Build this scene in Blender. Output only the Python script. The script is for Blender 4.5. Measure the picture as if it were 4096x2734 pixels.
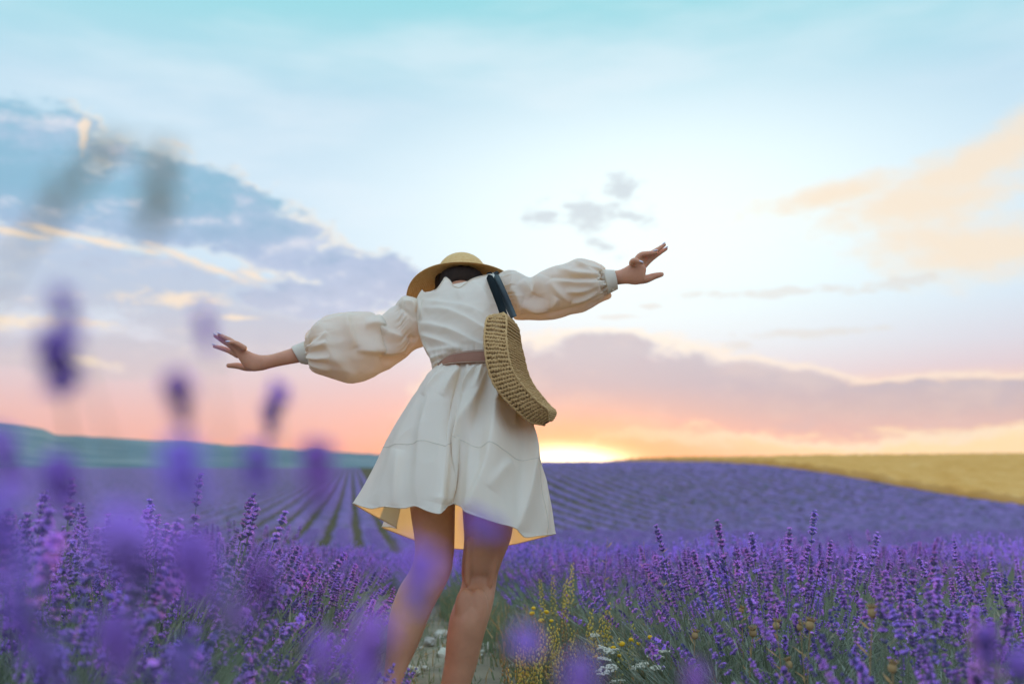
import bpy, bmesh, math, random
import numpy as np
from mathutils import Vector, Matrix, noise as mnoise

for o in list(bpy.data.objects):
    bpy.data.objects.remove(o, do_unlink=True)
SC = bpy.context.scene
COL = SC.collection
R = math.radians
random.seed(7)
RNG = np.random.default_rng(11)

# ------------------------------------------------------------------ camera
CAM_Z = 0.76
LENS = 35.0
FPX = LENS / 36.0 * 4096.0
PITCH = math.atan(499.0 / FPX)
cam_data = bpy.data.cameras.new('camera')
cam = bpy.data.objects.new('camera', cam_data)
COL.objects.link(cam)
cam.location = (0, 0, CAM_Z)
cam.rotation_euler = (math.pi / 2 + PITCH, 0, 0)
cam_data.lens = LENS
cam_data.sensor_width = 36.0
cam_data.clip_start = 0.02
cam_data.clip_end = 20000
cam_data.dof.use_dof = True
cam_data.dof.focus_distance = 2.95
cam_data.dof.aperture_fstop = 2.2
SC.camera = cam
CT, ST = math.cos(PITCH), math.sin(PITCH)


def ray(px, py):
    a = (px - 2048.0) / FPX
    b = (1367.0 - py) / FPX
    return Vector((a, CT - b * ST, ST + b * CT))


def P(px, py, Y):
    """point of the place seen at photograph pixel px, py at distance Y in front of the camera"""
    d = ray(px, py)
    return Vector((0, 0, CAM_Z)) + d * (Y / d.y)


def project(v):
    """array of world points -> photograph pixels"""
    v = np.asarray(v, dtype=float)
    x = v[..., 0]; y = v[..., 1]; z = v[..., 2] - CAM_Z
    dep = y * CT + z * ST
    up = -y * ST + z * CT
    return 2048.0 + FPX * x / dep, 1367.0 - FPX * up / dep


# ------------------------------------------------------------------ render look
SC.view_settings.view_transform = 'Standard'
SC.view_settings.look = 'None'
SC.view_settings.exposure = 0.10
SC.view_settings.gamma = 1.0
SC.view_settings.use_curve_mapping = False
SC.render.engine = 'CYCLES'
SC.cycles.use_denoising = True
SC.cycles.use_adaptive_sampling = True
SC.cycles.adaptive_threshold = 0.02
SC.cycles.max_bounces = 5
SC.cycles.diffuse_bounces = 2
SC.cycles.glossy_bounces = 2
SC.cycles.transmission_bounces = 4
SC.cycles.transparent_max_bounces = 8
SC.cycles.volume_bounces = 0
SC.cycles.sample_clamp_indirect = 6.0


def srgb(r, g, b):
    f = lambda c: (c / 255 / 12.92) if c <= 10.3 else ((c / 255 + 0.055) / 1.055) ** 2.4
    return (f(r), f(g), f(b), 1.0)


# ------------------------------------------------------------------ sky (world)
class S:
    """a socket with arithmetic, to write node graphs as formulas"""
    tree = None

    def __init__(self, s):
        self.s = s

    @staticmethod
    def m(op, *a, clamp=False):
        n = S.tree.nodes.new('ShaderNodeMath'); n.operation = op; n.use_clamp = clamp
        for i, x in enumerate(a):
            if isinstance(x, S): S.tree.links.new(x.s, n.inputs[i])
            else: n.inputs[i].default_value = x
        return S(n.outputs[0])

    def __add__(a, b): return S.m('ADD', a, b)
    __radd__ = __add__
    def __sub__(a, b): return S.m('SUBTRACT', a, b)
    def __rsub__(a, b): return S.m('SUBTRACT', b, a)
    def __mul__(a, b): return S.m('MULTIPLY', a, b)
    __rmul__ = __mul__
    def __truediv__(a, b): return S.m('DIVIDE', a, b)


def s_sep(v):
    n = S.tree.nodes.new('ShaderNodeSeparateXYZ'); S.tree.links.new(v.s, n.inputs[0])
    return [S(o) for o in n.outputs]


def s_vec(x, y, z):
    n = S.tree.nodes.new('ShaderNodeCombineXYZ')
    for i, q in enumerate((x, y, z)):
        if isinstance(q, S): S.tree.links.new(q.s, n.inputs[i])
        else: n.inputs[i].default_value = q
    return S(n.outputs[0])


def s_noise(v, scale, detail=4, rough=0.55, dist=0.0):
    n = S.tree.nodes.new('ShaderNodeTexNoise')
    S.tree.links.new(v.s, n.inputs['Vector'])
    n.inputs['Scale'].default_value = scale
    n.inputs['Detail'].default_value = detail
    n.inputs['Roughness'].default_value = rough
    n.inputs['Distortion'].default_value = dist
    return S(n.outputs[0])


def s_step(x, lo, hi, a=0.0, b=1.0, mode='SMOOTHSTEP'):
    n = S.tree.nodes.new('ShaderNodeMapRange'); n.interpolation_type = mode; n.clamp = True
    for i, q in enumerate((x, lo, hi, a, b)):
        if isinstance(q, S): S.tree.links.new(q.s, n.inputs[i])
        else: n.inputs[i].default_value = q
    return S(n.outputs[0])


def s_ramp(x, stops, interp='LINEAR'):
    n = S.tree.nodes.new('ShaderNodeValToRGB')
    e = n.color_ramp; e.interpolation = interp
    while len(e.elements) < len(stops): e.elements.new(0.5)
    for el, (p, c) in zip(e.elements, stops):
        el.position = p; el.color = c
    if isinstance(x, S): S.tree.links.new(x.s, n.inputs[0])
    return S(n.outputs[0])


def s_mix(f, a, b, mode='MIX'):
    n = S.tree.nodes.new('ShaderNodeMix'); n.data_type = 'RGBA'; n.blend_type = mode
    n.clamp_factor = True
    for i, q in ((0, f), (6, a), (7, b)):
        if isinstance(q, S): S.tree.links.new(q.s, n.inputs[i])
        else: n.inputs[i].default_value = q
    return S(n.outputs[2])


SUN_AZ, SUN_EL = 0.050, R(1.3)
world = bpy.data.worlds.new('World')
SC.world = world
world.use_nodes = True
wt = world.node_tree
wt.nodes.clear()
S.tree = wt


def uv(px, py):
    d = ray(px, py).normalized()
    return math.atan2(d.x, d.y), math.asin(d.z)


def build_sky():
    tc = wt.nodes.new('ShaderNodeTexCoord')
    x, y, z = s_sep(S(tc.outputs['Generated']))
    u = S.m('ARCTAN2', x, y)
    v = S.m('ARCSINE', z)
    hv = S.m('MAXIMUM', v, 0.0)
    du = S.m('ABSOLUTE', S.m('WRAP', u - SUN_AZ, math.pi, -math.pi))
    # clear air: colour by height above the horizon, towards the sunset and away from it; unseen parts lifted
    t = hv / 1.5708
    q = lambda py: uv(2048, py)[1] / 1.5708
    west = s_ramp(t, [(0.0, (1.22, 0.30, 0.11, 1)), (q(1800), (1.10, 0.36, 0.22, 1)), (q(1700), (0.93, 0.44, 0.38, 1)),
                      (q(1560), srgb(228, 194, 198)), (q(1400), srgb(216, 212, 224)), (q(1200), srgb(208, 227, 243)),
                      (q(800), srgb(203, 226, 243)), (q(450), srgb(186, 218, 236)), (q(0), srgb(150, 216, 226)),
                      (0.50, (0.60, 0.98, 1.18, 1)), (1.0, (0.86, 1.18, 1.58, 1))])  # overhead, out of view: raised brighter and bluer to light the dress
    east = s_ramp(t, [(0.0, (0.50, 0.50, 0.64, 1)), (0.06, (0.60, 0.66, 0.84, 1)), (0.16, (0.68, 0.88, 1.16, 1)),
                      (0.35, (0.80, 1.10, 1.46, 1)), (1.0, (0.86, 1.18, 1.58, 1))])  # unseen side of the sky, brightened and blued as fill on the dress
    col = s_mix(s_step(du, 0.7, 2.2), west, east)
    # pale bright veil around the sunset side
    cu, cv = uv(2650, 900)
    gd = S.m('SQRT', S.m('POWER', (u - cu) / 0.40, 2.0) + S.m('POWER', (v - cv) / 0.19, 2.0))
    veil = s_step(gd, 0.05, 1.15, 1.0, 0.0)
    col = s_mix(veil * 0.95, col, (0.92, 1.06, 1.07, 1))
    # golden strip low on the right
    gu, gv = uv(3900, 1740)
    gg = S.m('SQRT', S.m('POWER', (u - gu) / 0.34, 2.0) + S.m('POWER', (v - gv) / 0.062, 2.0))
    gold = s_step(gg, 0.3, 1.1, 1.0, 0.0)
    col = s_mix(gold, col, (1.25, 0.78, 0.34, 1))
    # cloud noise
    nv = s_vec(u * 1.0, v * 2.1, 0.0)
    n1 = s_noise(nv, 8.0, 6, 0.62, 0.0)
    n2 = s_noise(nv, 30.0, 3, 0.62, 0.0)
    fn = (n1 - 0.5) * 1.35 + (n2 - 0.5) * 0.75
    n1b = s_noise(s_vec(u - 0.010, v * 2.1 + 0.020, 0.0), 8.0, 6, 0.62, 0.0)
    relief = (n1 - n1b) * 2.6     # cloud lobes: lit towards the sunset, shaded away from it
    thin = (n2 - 0.5) * 2.2 + (n1 - 0.5) * 1.0

    turned = {}
    for rot in (-22, -8, 0, 8, 18):
        c, k = math.cos(R(rot)), math.sin(R(rot))
        turned[rot] = s_vec(u * c - v * k, u * k + v * c, 0.0) if rot else s_vec(u, v, 0.0)

    def blobs(lst, amp, fn=fn):
        """soft rounded patches of cloud at given directions, edges broken up by the noise"""
        f = None
        for (px, py, ax, ay, rot, w) in lst:
            rot = min(turned, key=lambda q: abs(q + rot))
            c, k = math.cos(R(rot)), math.sin(R(rot))
            a, b = uv(px, py)
            a, b = a * c - b * k, a * k + b * c
            ix, iy = FPX / (ax * w), FPX / (ay * w)
            ma = wt.nodes.new('ShaderNodeVectorMath'); ma.operation = 'MULTIPLY_ADD'
            wt.links.new(turned[rot].s, ma.inputs[0])
            ma.inputs[1].default_value = (ix, iy, 0); ma.inputs[2].default_value = (-a * ix, -b * iy, 0)
            ln = wt.nodes.new('ShaderNodeVectorMath'); ln.operation = 'LENGTH'
            wt.links.new(ma.outputs[0], ln.inputs[0])
            d = S(ln.outputs['Value'])
            f = d if f is None else S.m('MINIMUM', f, d)
        return 1.0 - f + fn * amp

    # soft general overcast wisps, everywhere
    n0 = s_noise(s_vec(u * 0.7, v * 2.6, 3.3), 3.2, 4, 0.55, 0.0)
    wisp = s_step(n0, 0.48, 0.72) * s_step(hv, 0.10, 0.25) * s_step(hv, 0.55, 1.0, 1.0, 0.0)
    col = s_mix(wisp * 0.45, col, srgb(236, 244, 252))
    # right: peach streaks
    pe = blobs([(3950, 640, 620, 90, 22, 1.0), (3620, 830, 420, 110, 12, 1.0), (3800, 980, 420, 130, -6, 1.0),
                (4050, 990, 420, 70, 8, 1.0), (3300, 790, 330, 60, 4, 0.9)], 1.5)
    col = s_mix(s_step(pe, -0.55, 0.95) * 0.85, col, srgb(247, 226, 200))
    # right: thin greyish bars
    gb = blobs([(3100, 1170, 420, 26, 3, 1.0), (3250, 1330, 330, 24, 0, 0.9), (3600, 1130, 260, 30, 5, 0.9),
                (2600, 1225, 70, 16, 0, 0.9), (2480, 1265, 110, 15, 0, 0.9), (2960, 1385, 80, 22, 0, 1.0)], 1.3, thin)
    col = s_mix(s_step(gb, -0.1, 0.7) * 0.6, col, srgb(222, 218, 214))
    # small puffs beside the hand
    sp = blobs([(2330, 860, 175, 62, -4, 1.05), (2190, 862, 100, 40, 0, 0.9), (2480, 745, 95, 70, 0, 0.8), (2520, 868, 100, 30, -14, 0.9),
                (2420, 990, 75, 40, -20, 0.8), (2290, 830, 70, 40, 0, .9)], 1.9, thin)
    col = s_mix(s_step(sp, -0.35, 0.85) * 0.72, col, srgb(196, 206, 216))
    # right: long low mauve cloud bank
    lo = blobs([(2550, 1540, 620, 190, -5, 1.0), (3050, 1610, 620, 150, -7, 1.0), (3600, 1620, 700, 112, -1, 1.0),
                (4200, 1595, 700, 92, 2, 1.0), (2150, 1600, 500, 210, 0, 0.95), (2400, 1400, 260, 85, 0, 1.0)], 0.75)
    dl = s_step(lo, 0.0, 0.30)
    lcol = s_ramp(t, [(0.0, (1.08, 0.31, 0.17, 1)), (q(1770), (0.92, 0.40, 0.33, 1)), (q(1650), srgb(203, 172, 178)),
                      (q(1540), srgb(184, 175, 190)), (q(1400), srgb(190, 187, 200)), (1.0, srgb(214, 214, 224))])
    lcol = s_mix(s_step(n1, 0.45, 0.68) * 0.30, lcol, srgb(238, 212, 200))
    col = s_mix(s_step(lo, -0.22, 0.06) * (1.0 - dl) * 0.6, col, srgb(255, 236, 212))
    lcol = s_mix(s_step(relief, -0.05, -0.5) * 0.4, lcol, srgb(188, 172, 188))
    col = s_mix(dl * 0.93, col, lcol)
    # left: blue-grey cumulus bank with cream rims
    cl = blobs([(90, 640, 270, 215, 0, 1.1), (150, 790, 560, 130, 0, 1.1), (830, 830, 470, 150, -17, 1.1), (600, 780, 220, 110, 0, 1.0),
                (620, 900, 300, 90, 0, 1.0), (1080, 960, 230, 120, -18, 1.0), (1480, 1110, 330, 100, -6, 1.05), (-700, 900, 600, 200, 0, 1.0),
                (1250, 1200, 380, 90, 0, 0.95), (250, 520, 110, 110, 0, 1.0), (40, 500, 150, 110, 0, 1.0)], 1.0, (n1 - 0.5) * 0.75 + (n2 - 0.5) * 1.25)
    dc = s_step(cl, -0.10, 0.34)
    ccol = s_ramp(t, [(0.0, srgb(204, 190, 204)), (q(1300), srgb(190, 194, 216)), (q(1050), srgb(160, 180, 214)),
                      (q(850), srgb(128, 178, 206)), (q(600), srgb(138, 186, 212)), (1.0, srgb(160, 200, 222))])
    ccol = s_mix(s_step(n1, 0.42, 0.66) * 0.7, ccol, srgb(186, 198, 226))
    ccol = s_mix(s_step(relief, 0.05, 0.5) * 0.75, ccol, srgb(226, 226, 236))
    ccol = s_mix(s_step(relief, -0.05, -0.5) * 0.55, ccol, srgb(132, 166, 200))
    col = s_mix(s_step(cl, -0.16, 0.12) * (1.0 - dc) * s_step(n1, 0.42, 0.58) * 0.85, col, srgb(253, 234, 210))
    col = s_mix(dc * 0.92, col, ccol)
    # left: grey-lilac sheet under the bank with warm breaks
    sh = blobs([(600, 1130, 900, 150, -5, 1.0), (150, 1120, 600, 150, 0, 1.0), (1050, 1330, 700, 150, -5, 0.95), (-800, 1200, 700, 200, 0, 1.0),
                (300, 1420, 700, 120, 0, 0.85)], 1.0)
    ds = s_step(sh, 0.02, 0.42)
    scol = s_ramp(t, [(0.0, (1.0, 0.36, 0.26, 1)), (q(1560), srgb(216, 192, 196)), (q(1400), srgb(200, 194, 206)),
                      (q(1200), srgb(184, 194, 216)), (q(1000), srgb(178, 196, 224)), (1.0, srgb(180, 198, 224))])
    scol = s_mix(s_step(relief, 0.05, 0.5) * 0.6, scol, srgb(238, 222, 216))
    scol = s_mix(s_step(relief, -0.05, -0.5) * 0.5, scol, srgb(172, 178, 204))
    col = s_mix(ds * (1.0 - dc) * 0.85, col, scol)
    br = blobs([(400, 965, 330, 20, -12, 1.0), (820, 1060, 300, 24, -24, 1.0), (700, 1195, 210, 38, -2, 1.05), (80, 1285, 300, 34, -2, 1.0),
                (960, 1270, 140, 14, 0, 0.9), (360, 1440, 130, 30, -8, 0.9), (335, 540, 26, 90, 0, .8), (60, 930, 160, 20, -10, .9), (1010, 1100, 90, 24, -18, .9)], 1.25, thin)
    col = s_mix(s_step(br, -0.15, 0.95) * 0.85, col, srgb(250, 228, 204))
    # the last light of the sun behind the crest
    su, sv = uv(2250, 1862)
    hu = u - su
    d2 = S.m('POWER', hu / 0.135, 2.0) + S.m('POWER', (v - sv) / 0.044, 2.0)
    halo = S.m('EXPONENT', d2 * -1.0)
    col = s_mix(halo * 0.95, col, (1.60, 0.56, 0.05, 1))
    d3 = S.m('POWER', hu / 0.064, 2.0) + S.m('POWER', (v - sv) / 0.0185, 2.0)
    core = S.m('EXPONENT', S.m('POWER', d3, 1.6) * -1.0)
    col = s_mix(core, col, (3.6, 2.9, 1.7, 1))
    # physical sky under it, for the falloff of the light round the horizon
    sky = wt.nodes.new('ShaderNodeTexSky')
    sky.sky_type = 'NISHITA'
    sky.sun_disc = False
    sky.sun_elevation = SUN_EL
    sky.sun_rotation = SUN_AZ
    bg1 = wt.nodes.new('ShaderNodeBackground'); wt.links.new(sky.outputs[0], bg1.inputs[0])
    bg1.inputs[1].default_value = 0.012
    # below the horizon the world is the earth's own dim tone
    col = s_mix(s_step(v, -0.05, -0.004, 1.0, 0.0), col, (0.16, 0.13, 0.20, 1))
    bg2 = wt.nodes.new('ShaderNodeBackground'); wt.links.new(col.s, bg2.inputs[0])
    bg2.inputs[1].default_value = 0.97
    add = wt.nodes.new('ShaderNodeAddShader')
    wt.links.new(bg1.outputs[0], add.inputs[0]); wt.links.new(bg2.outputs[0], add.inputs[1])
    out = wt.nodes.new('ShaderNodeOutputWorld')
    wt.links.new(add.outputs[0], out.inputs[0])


build_sky()
world.cycles.sampling_method = 'MANUAL'
world.cycles.sample_map_resolution = 512

sun_data = bpy.data.lights.new('sun', 'SUN')
sun_data.energy = 5.0
sun_data.angle = R(3.0)
sun_data.color = (1.0, 0.62, 0.27)
sun = bpy.data.objects.new('sun', sun_data)
COL.objects.link(sun)
sun.rotation_euler = Vector((-math.sin(SUN_AZ) * math.cos(R(3.0)), -math.cos(SUN_AZ) * math.cos(R(3.0)), -math.sin(R(3.0)))).to_track_quat('-Z', 'Y').to_euler()


# ------------------------------------------------------------------ tools
def mesh_from(name, verts, faces, mats=(), mat_index=None, smooth=True):
    me = bpy.data.meshes.new(name)
    verts = np.asarray(verts, dtype=np.float32).reshape(-1, 3)
    if isinstance(faces, np.ndarray):
        k = faces.shape[1]
        me.vertices.add(len(verts)); me.vertices.foreach_set('co', verts.ravel())
        n = len(faces)
        me.loops.add(n * k); me.loops.foreach_set('vertex_index', faces.astype(np.int32).ravel())
        me.polygons.add(n)
        me.polygons.foreach_set('loop_start', np.arange(0, n * k, k, dtype=np.int32))
        me.polygons.foreach_set('loop_total', np.full(n, k, dtype=np.int32))
    else:
        me.from_pydata([tuple(map(float, q)) for q in verts], [], [tuple(int(i) for i in f) for f in faces])
    for m in mats: me.materials.append(m)
    n = len(me.polygons)
    if mat_index is not None: me.polygons.foreach_set('material_index', np.asarray(mat_index, dtype=np.int32))
    me.polygons.foreach_set('use_smooth', np.full(n, bool(smooth)))
    me.update(calc_edges=True)
    me.validate()
    return me


def put(name, me, parent=None, loc=(0, 0, 0), rot=(0, 0, 0), scale=1.0):
    o = bpy.data.objects.new(name, me)
    COL.objects.link(o)
    o.location = loc; o.rotation_euler = rot
    o.scale = (scale,) * 3 if not hasattr(scale, '__len__') else scale
    if parent is not None: o.parent = parent
    return o


def tag(o, label=None, cat=None, group=None, kind=None):
    if label: o['label'] = label
    if cat: o['category'] = cat
    if group: o['group'] = group
    if kind: o['kind'] = kind
    return o


def root_at(name, loc, label, cat, group=None):
    o = put(name, None, None, loc)
    return tag(o, label, cat, group)


class MB:
    """collects shapes into one mesh with several materials"""

    def __init__(self): self.v, self.f, self.m = [], [], []

    def add(self, v, f, m=0):
        b = len(self.v)
        self.v.extend([tuple(q) for q in v])
        self.f.extend([tuple(i + b for i in q) for q in f])
        self.m.extend([m] * len(f))

    def tube(self, pts, rad, n=5, m=0, cap=True):
        pts = [Vector(p) for p in pts]
        b = len(self.v); k = len(pts)
        up = Vector((0.3, 0.2, 1)).normalized()
        for i, p in enumerate(pts):
            t = (pts[min(i + 1, k - 1)] - pts[max(i - 1, 0)]).normalized()
            a = t.cross(up)
            if a.length < 1e-3: a = t.cross(Vector((1, 0, 0)))
            a.normalize(); c = t.cross(a)
            r = rad[i] if hasattr(rad, '__len__') else rad
            for j in range(n):
                w = 2 * math.pi * j / n
                self.v.append(tuple(p + a * (math.cos(w) * r) + c * (math.sin(w) * r)))
        for i in range(k - 1):
            for j in range(n):
                self.f.append((b + i * n + j, b + i * n + (j + 1) % n, b + (i + 1) * n + (j + 1) % n, b + (i + 1) * n + j)); self.m.append(m)
        if cap:
            self.f.append(tuple(b + j for j in range(n))[::-1]); self.m.append(m)
            self.f.append(tuple(b + (k - 1) * n + j for j in range(n))); self.m.append(m)

    def ball(self, c, r, m=0, seg=6, rings=4, axis=None):
        """r: radius or (rx, ry, rz)"""
        r = (r,) * 3 if not hasattr(r, '__len__') else r
        rows = []
        q = Vector(axis).to_track_quat('Z', 'Y') if axis is not None else None
        c = Vector(c)
        def pt(a, b):
            d = Vector((r[0] * math.sin(a) * math.cos(b), r[1] * math.sin(a) * math.sin(b), r[2] * math.cos(a)))
            return c + (q @ d if q else d)
        v = [pt(0, 0)]
        for i in range(1, rings):
            for j in range(seg): v.append(pt(math.pi * i / rings, 2 * math.pi * j / seg))
        v.append(pt(math.pi, 0))
        f = []
        for j in range(seg): f.append((0, 1 + j, 1 + (j + 1) % seg))
        for i in range(rings - 2):
            for j in range(seg):
                a = 1 + i * seg + j; b = 1 + i * seg + (j + 1) % seg
                f.append((a, a + seg, b + seg, b))
        l = len(v) - 1; s = 1 + (rings - 2) * seg
        for j in range(seg): f.append((s + j, l, s + (j + 1) % seg))
        self.add(v, f, m)

    def mesh(self, name, mats, smooth=True, off=None):
        v = np.array(self.v, dtype=float)
        if off is not None: v = v - np.array(off, dtype=float)
        return mesh_from(name, v, self.f, mats, self.m, smooth)


def grid_faces(nr, nc, closed=True):
    i = np.arange(nr - 1)[:, None]; j = np.arange(nc if closed else nc - 1)[None, :]
    a = i * nc + j; b = i * nc + (j + 1) % nc
    return np.stack([a, b, b + nc, a + nc], -1).reshape(-1, 4)


def cr(ctrl, n, closed=False):
    """Catmull-Rom through control rows, n samples evenly in parameter"""
    c = np.asarray(ctrl, dtype=float); k = len(c)
    t = np.linspace(0, k if closed else k - 1, n, endpoint=not closed)
    i = np.floor(t).astype(int)
    if not closed: i = np.minimum(i, k - 2)
    f = (t - i)[:, None]
    g = (lambda q: c[q % k]) if closed else (lambda q: c[np.clip(q, 0, k - 1)])
    p0, p1, p2, p3 = g(i - 1), g(i), g(i + 1), g(i + 2)
    return 0.5 * (2 * p1 + (p2 - p0) * f + (2 * p0 - 5 * p1 + 4 * p2 - p3) * f ** 2 + (3 * p1 - p0 - 3 * p2 + p3) * f ** 3)


def resample(poly, n, closed=False):
    """even arc length samples along a polyline"""
    p = np.asarray(poly, dtype=float)
    if closed: p = np.vstack([p, p[:1]])
    d = np.r_[0, np.cumsum(np.linalg.norm(np.diff(p, axis=0), axis=1))]
    t = np.linspace(0, d[-1], n, endpoint=not closed)
    return np.stack([np.interp(t, d, p[:, k]) for k in range(p.shape[1])], 1)


def vnoise(p, seed=0):
    """smooth value noise, p (n,3) -> -1..1"""
    p = np.asarray(p, dtype=float)
    i = np.floor(p).astype(np.int64); f = p - i
    f = f * f * (3 - 2 * f)

    def h(a):
        n = a[:, 0] * 374761393 + a[:, 1] * 668265263 + a[:, 2] * 2147483647 + seed * 974634777
        n = (n ^ (n >> 13)) * 1274126177
        n = n ^ (n >> 16)
        return (n & 0xffff) / 32767.5 - 1.0
    r = 0
    for dx in (0, 1):
        for dy in (0, 1):
            for dz in (0, 1):
                w = (f[:, 0] if dx else 1 - f[:, 0]) * (f[:, 1] if dy else 1 - f[:, 1]) * (f[:, 2] if dz else 1 - f[:, 2])
                r = r + w * h(i + np.array([dx, dy, dz]))
    return r


def fbm(p, seed=0, oct=4):
    a, r = 1.0, 0
    p = np.asarray(p, dtype=float)
    for k in range(oct):
        r = r + a * vnoise(p * 2 ** k, seed + k); a *= 0.5
    return r


def sstep(x, a, b):
    t = np.clip((np.asarray(x, dtype=float) - a) / (b - a), 0, 1)
    return t * t * (3 - 2 * t)


# ------------------------------------------------------------------ materials
def material(name, base, rough=0.7, var=None, scale=20.0, bump=0.0, bump_scale=200.0, spec=0.3, translucent=0.0, tcol=None,
             sheen=0.0, sss=0.0, random_tint=0.0, detail=4.0, coords='Object', stretch=None):
    m = bpy.data.materials.new(name)
    m.use_nodes = True
    nt = m.node_tree
    S.tree = nt
    bs = nt.nodes['Principled BSDF']
    out = nt.nodes['Material Output']
    bs.inputs['Roughness'].default_value = rough
    bs.inputs['Specular IOR Level'].default_value = spec
    tc = nt.nodes.new('ShaderNodeTexCoord')
    vec = S(tc.outputs[coords])
    if stretch:
        mp = nt.nodes.new('ShaderNodeMapping'); mp.inputs['Scale'].default_value = stretch
        nt.links.new(vec.s, mp.inputs[0]); vec = S(mp.outputs[0])
    col = None
    if var is not None:
        stops = [(0.3, base + (1,)), (0.7, var + (1,))] if not isinstance(var, list) else var
        col = s_ramp(s_noise(vec, scale, detail, 0.6), stops)
    if random_tint:
        oi = nt.nodes.new('ShaderNodeObjectInfo')
        hs = nt.nodes.new('ShaderNodeHueSaturation')
        r = S(oi.outputs['Random'])
        if col is not None: nt.links.new(col.s, hs.inputs['Color'])
        else: hs.inputs['Color'].default_value = base + (1,)
        nt.links.new((0.5 + (r - 0.5) * (0.10 * random_tint)).s, hs.inputs['Hue'])
        w = S.m('FRACT', r * 17.31)
        nt.links.new((1.0 + (w - 0.5) * (0.9 * random_tint)).s, hs.inputs['Value'])
        col = S(hs.outputs[0])
    if col is not None: nt.links.new(col.s, bs.inputs['Base Color'])
    else: bs.inputs['Base Color'].default_value = base + (1,)
    if sheen: bs.inputs['Sheen Weight'].default_value = sheen
    if sss:
        bs.inputs['Subsurface Weight'].default_value = sss
        bs.inputs['Subsurface Radius'].default_value = (0.012, 0.005, 0.003)
        bs.inputs['Subsurface Scale'].default_value = 1.0
    if bump:
        bn = nt.nodes.new('ShaderNodeBump')
        bn.inputs['Strength'].default_value = bump
        bn.inputs['Distance'].default_value = 0.002
        nt.links.new(s_noise(vec, bump_scale, 3, 0.6).s, bn.inputs['Height'])
        nt.links.new(bn.outputs[0], bs.inputs['Normal'])
    if translucent:
        tr = nt.nodes.new('ShaderNodeBsdfTranslucent')
        if tcol is not None: tr.inputs[0].default_value = tcol + (1,)
        elif col is not None: nt.links.new(col.s, tr.inputs[0])
        else: tr.inputs[0].default_value = base + (1,)
        mx = nt.nodes.new('ShaderNodeMixShader'); mx.inputs[0].default_value = translucent
        nt.links.new(bs.outputs[0], mx.inputs[1]); nt.links.new(tr.outputs[0], mx.inputs[2])
        nt.links.new(mx.outputs[0], out.inputs[0])
    return m


M = {}
M['soil'] = material('soil', (0.20, 0.15, 0.10), 0.95, [(0.25, (0.13, 0.10, 0.07, 1)), (0.55, (0.27, 0.21, 0.14, 1)), (0.8, (0.36, 0.30, 0.21, 1))], 3.0, 0.6, 60, 0.1)
M['verge'] = material('verge', (0.13, 0.12, 0.06), 0.95, [(0.3, (0.075, 0.065, 0.04, 1)), (0.5, (0.11, 0.088, 0.052, 1)), (0.75, (0.15, 0.115, 0.07, 1))], 0.6, 0, 1, 0.0)
M['row'] = material('lavender_row', (0.10, 0.07, 0.22), 0.9, [(0.28, (0.11, 0.12, 0.09, 1)), (0.42, (0.15, 0.115, 0.22, 1)), (0.6, (0.23, 0.15, 0.33, 1)), (0.8, (0.31, 0.20, 0.42, 1))], 1.1, 0, 1, 0.0, detail=6)
M['wheat'] = material('wheat', (0.60, 0.35, 0.08), 0.8, [(0.3, (0.80, 0.385, 0.095, 1)), (0.6, (0.91, 0.48, 0.145, 1)), (0.8, (0.95, 0.57, 0.22, 1))], 0.5, 0, 1, 0.0, translucent=0.25, detail=6, stretch=(1, 0.35, 1))
M['far_hill'] = material('far_hill', (0.07, 0.14, 0.10), 0.9, [(0.28, (0.07, 0.125, 0.15, 1)), (0.5, (0.115, 0.17, 0.185, 1)), (0.62, (0.24, 0.27, 0.26, 1)), (0.72, (0.08, 0.135, 0.155, 1))], 0.012, 0, 1, 0.0, stretch=(0.5, 1.6, 3.0))  # distance haze put into the colours, bluer and paler
M['stem'] = material('lavender_stem', (0.20, 0.24, 0.14), 0.7, None, random_tint=0.5, translucent=0.2)
M['leaf'] = material('lavender_leaf', (0.18, 0.22, 0.15), 0.75, (0.27, 0.30, 0.23), 14, translucent=0.25)
M['calyx'] = material('lavender_calyx', (0.13, 0.105, 0.27), 0.7, (0.21, 0.155, 0.39), 160, random_tint=0.5, translucent=0.15)
M['petal'] = material('lavender_petal', (0.41, 0.185, 0.76), 0.6, (0.55, 0.29, 0.86), 90, random_tint=0.5, translucent=0.35)
M['stone'] = material('pale_stone', (0.42, 0.36, 0.28), 0.9, (0.58, 0.52, 0.42), 18, 0.5, 60, 0.2, random_tint=0.5)
M['dry'] = material('dry_stalk', (0.36, 0.22, 0.09), 0.8, (0.50, 0.34, 0.15), 30, translucent=0.25)
M['yellow'] = material('yellow_bloom', (0.80, 0.58, 0.08), 0.7, (0.72, 0.62, 0.20), 60, translucent=0.3, random_tint=0.4)
M['gold'] = material('gold_button', (0.80, 0.50, 0.02), 0.7, None, translucent=0.2)
M['cream_bloom'] = material('cream_bloom', (0.72, 0.70, 0.58), 0.8, (0.60, 0.58, 0.42), 300)
M['weed'] = material('weed_green', (0.15, 0.19, 0.09), 0.8, (0.22, 0.24, 0.13), 20, translucent=0.25)
M['cloth'] = material('cream_cotton', (0.88, 0.81, 0.665), 0.75, (0.90, 0.835, 0.70), 6, 0.25, 1300, 0.25, translucent=0.36, tcol=(0.95, 0.66, 0.27), sheen=0.15)
M['thread'] = material('seam_thread', (0.70, 0.60, 0.44), 0.8)
M['belt'] = material('brown_leather', (0.30, 0.125, 0.068), 0.5, (0.35, 0.15, 0.085), 40, 0.15, 600, 0.4)
M['black'] = material('black_leather', (0.010, 0.013, 0.015), 0.55, None, bump=0.1, bump_scale=500, spec=0.3)
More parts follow.
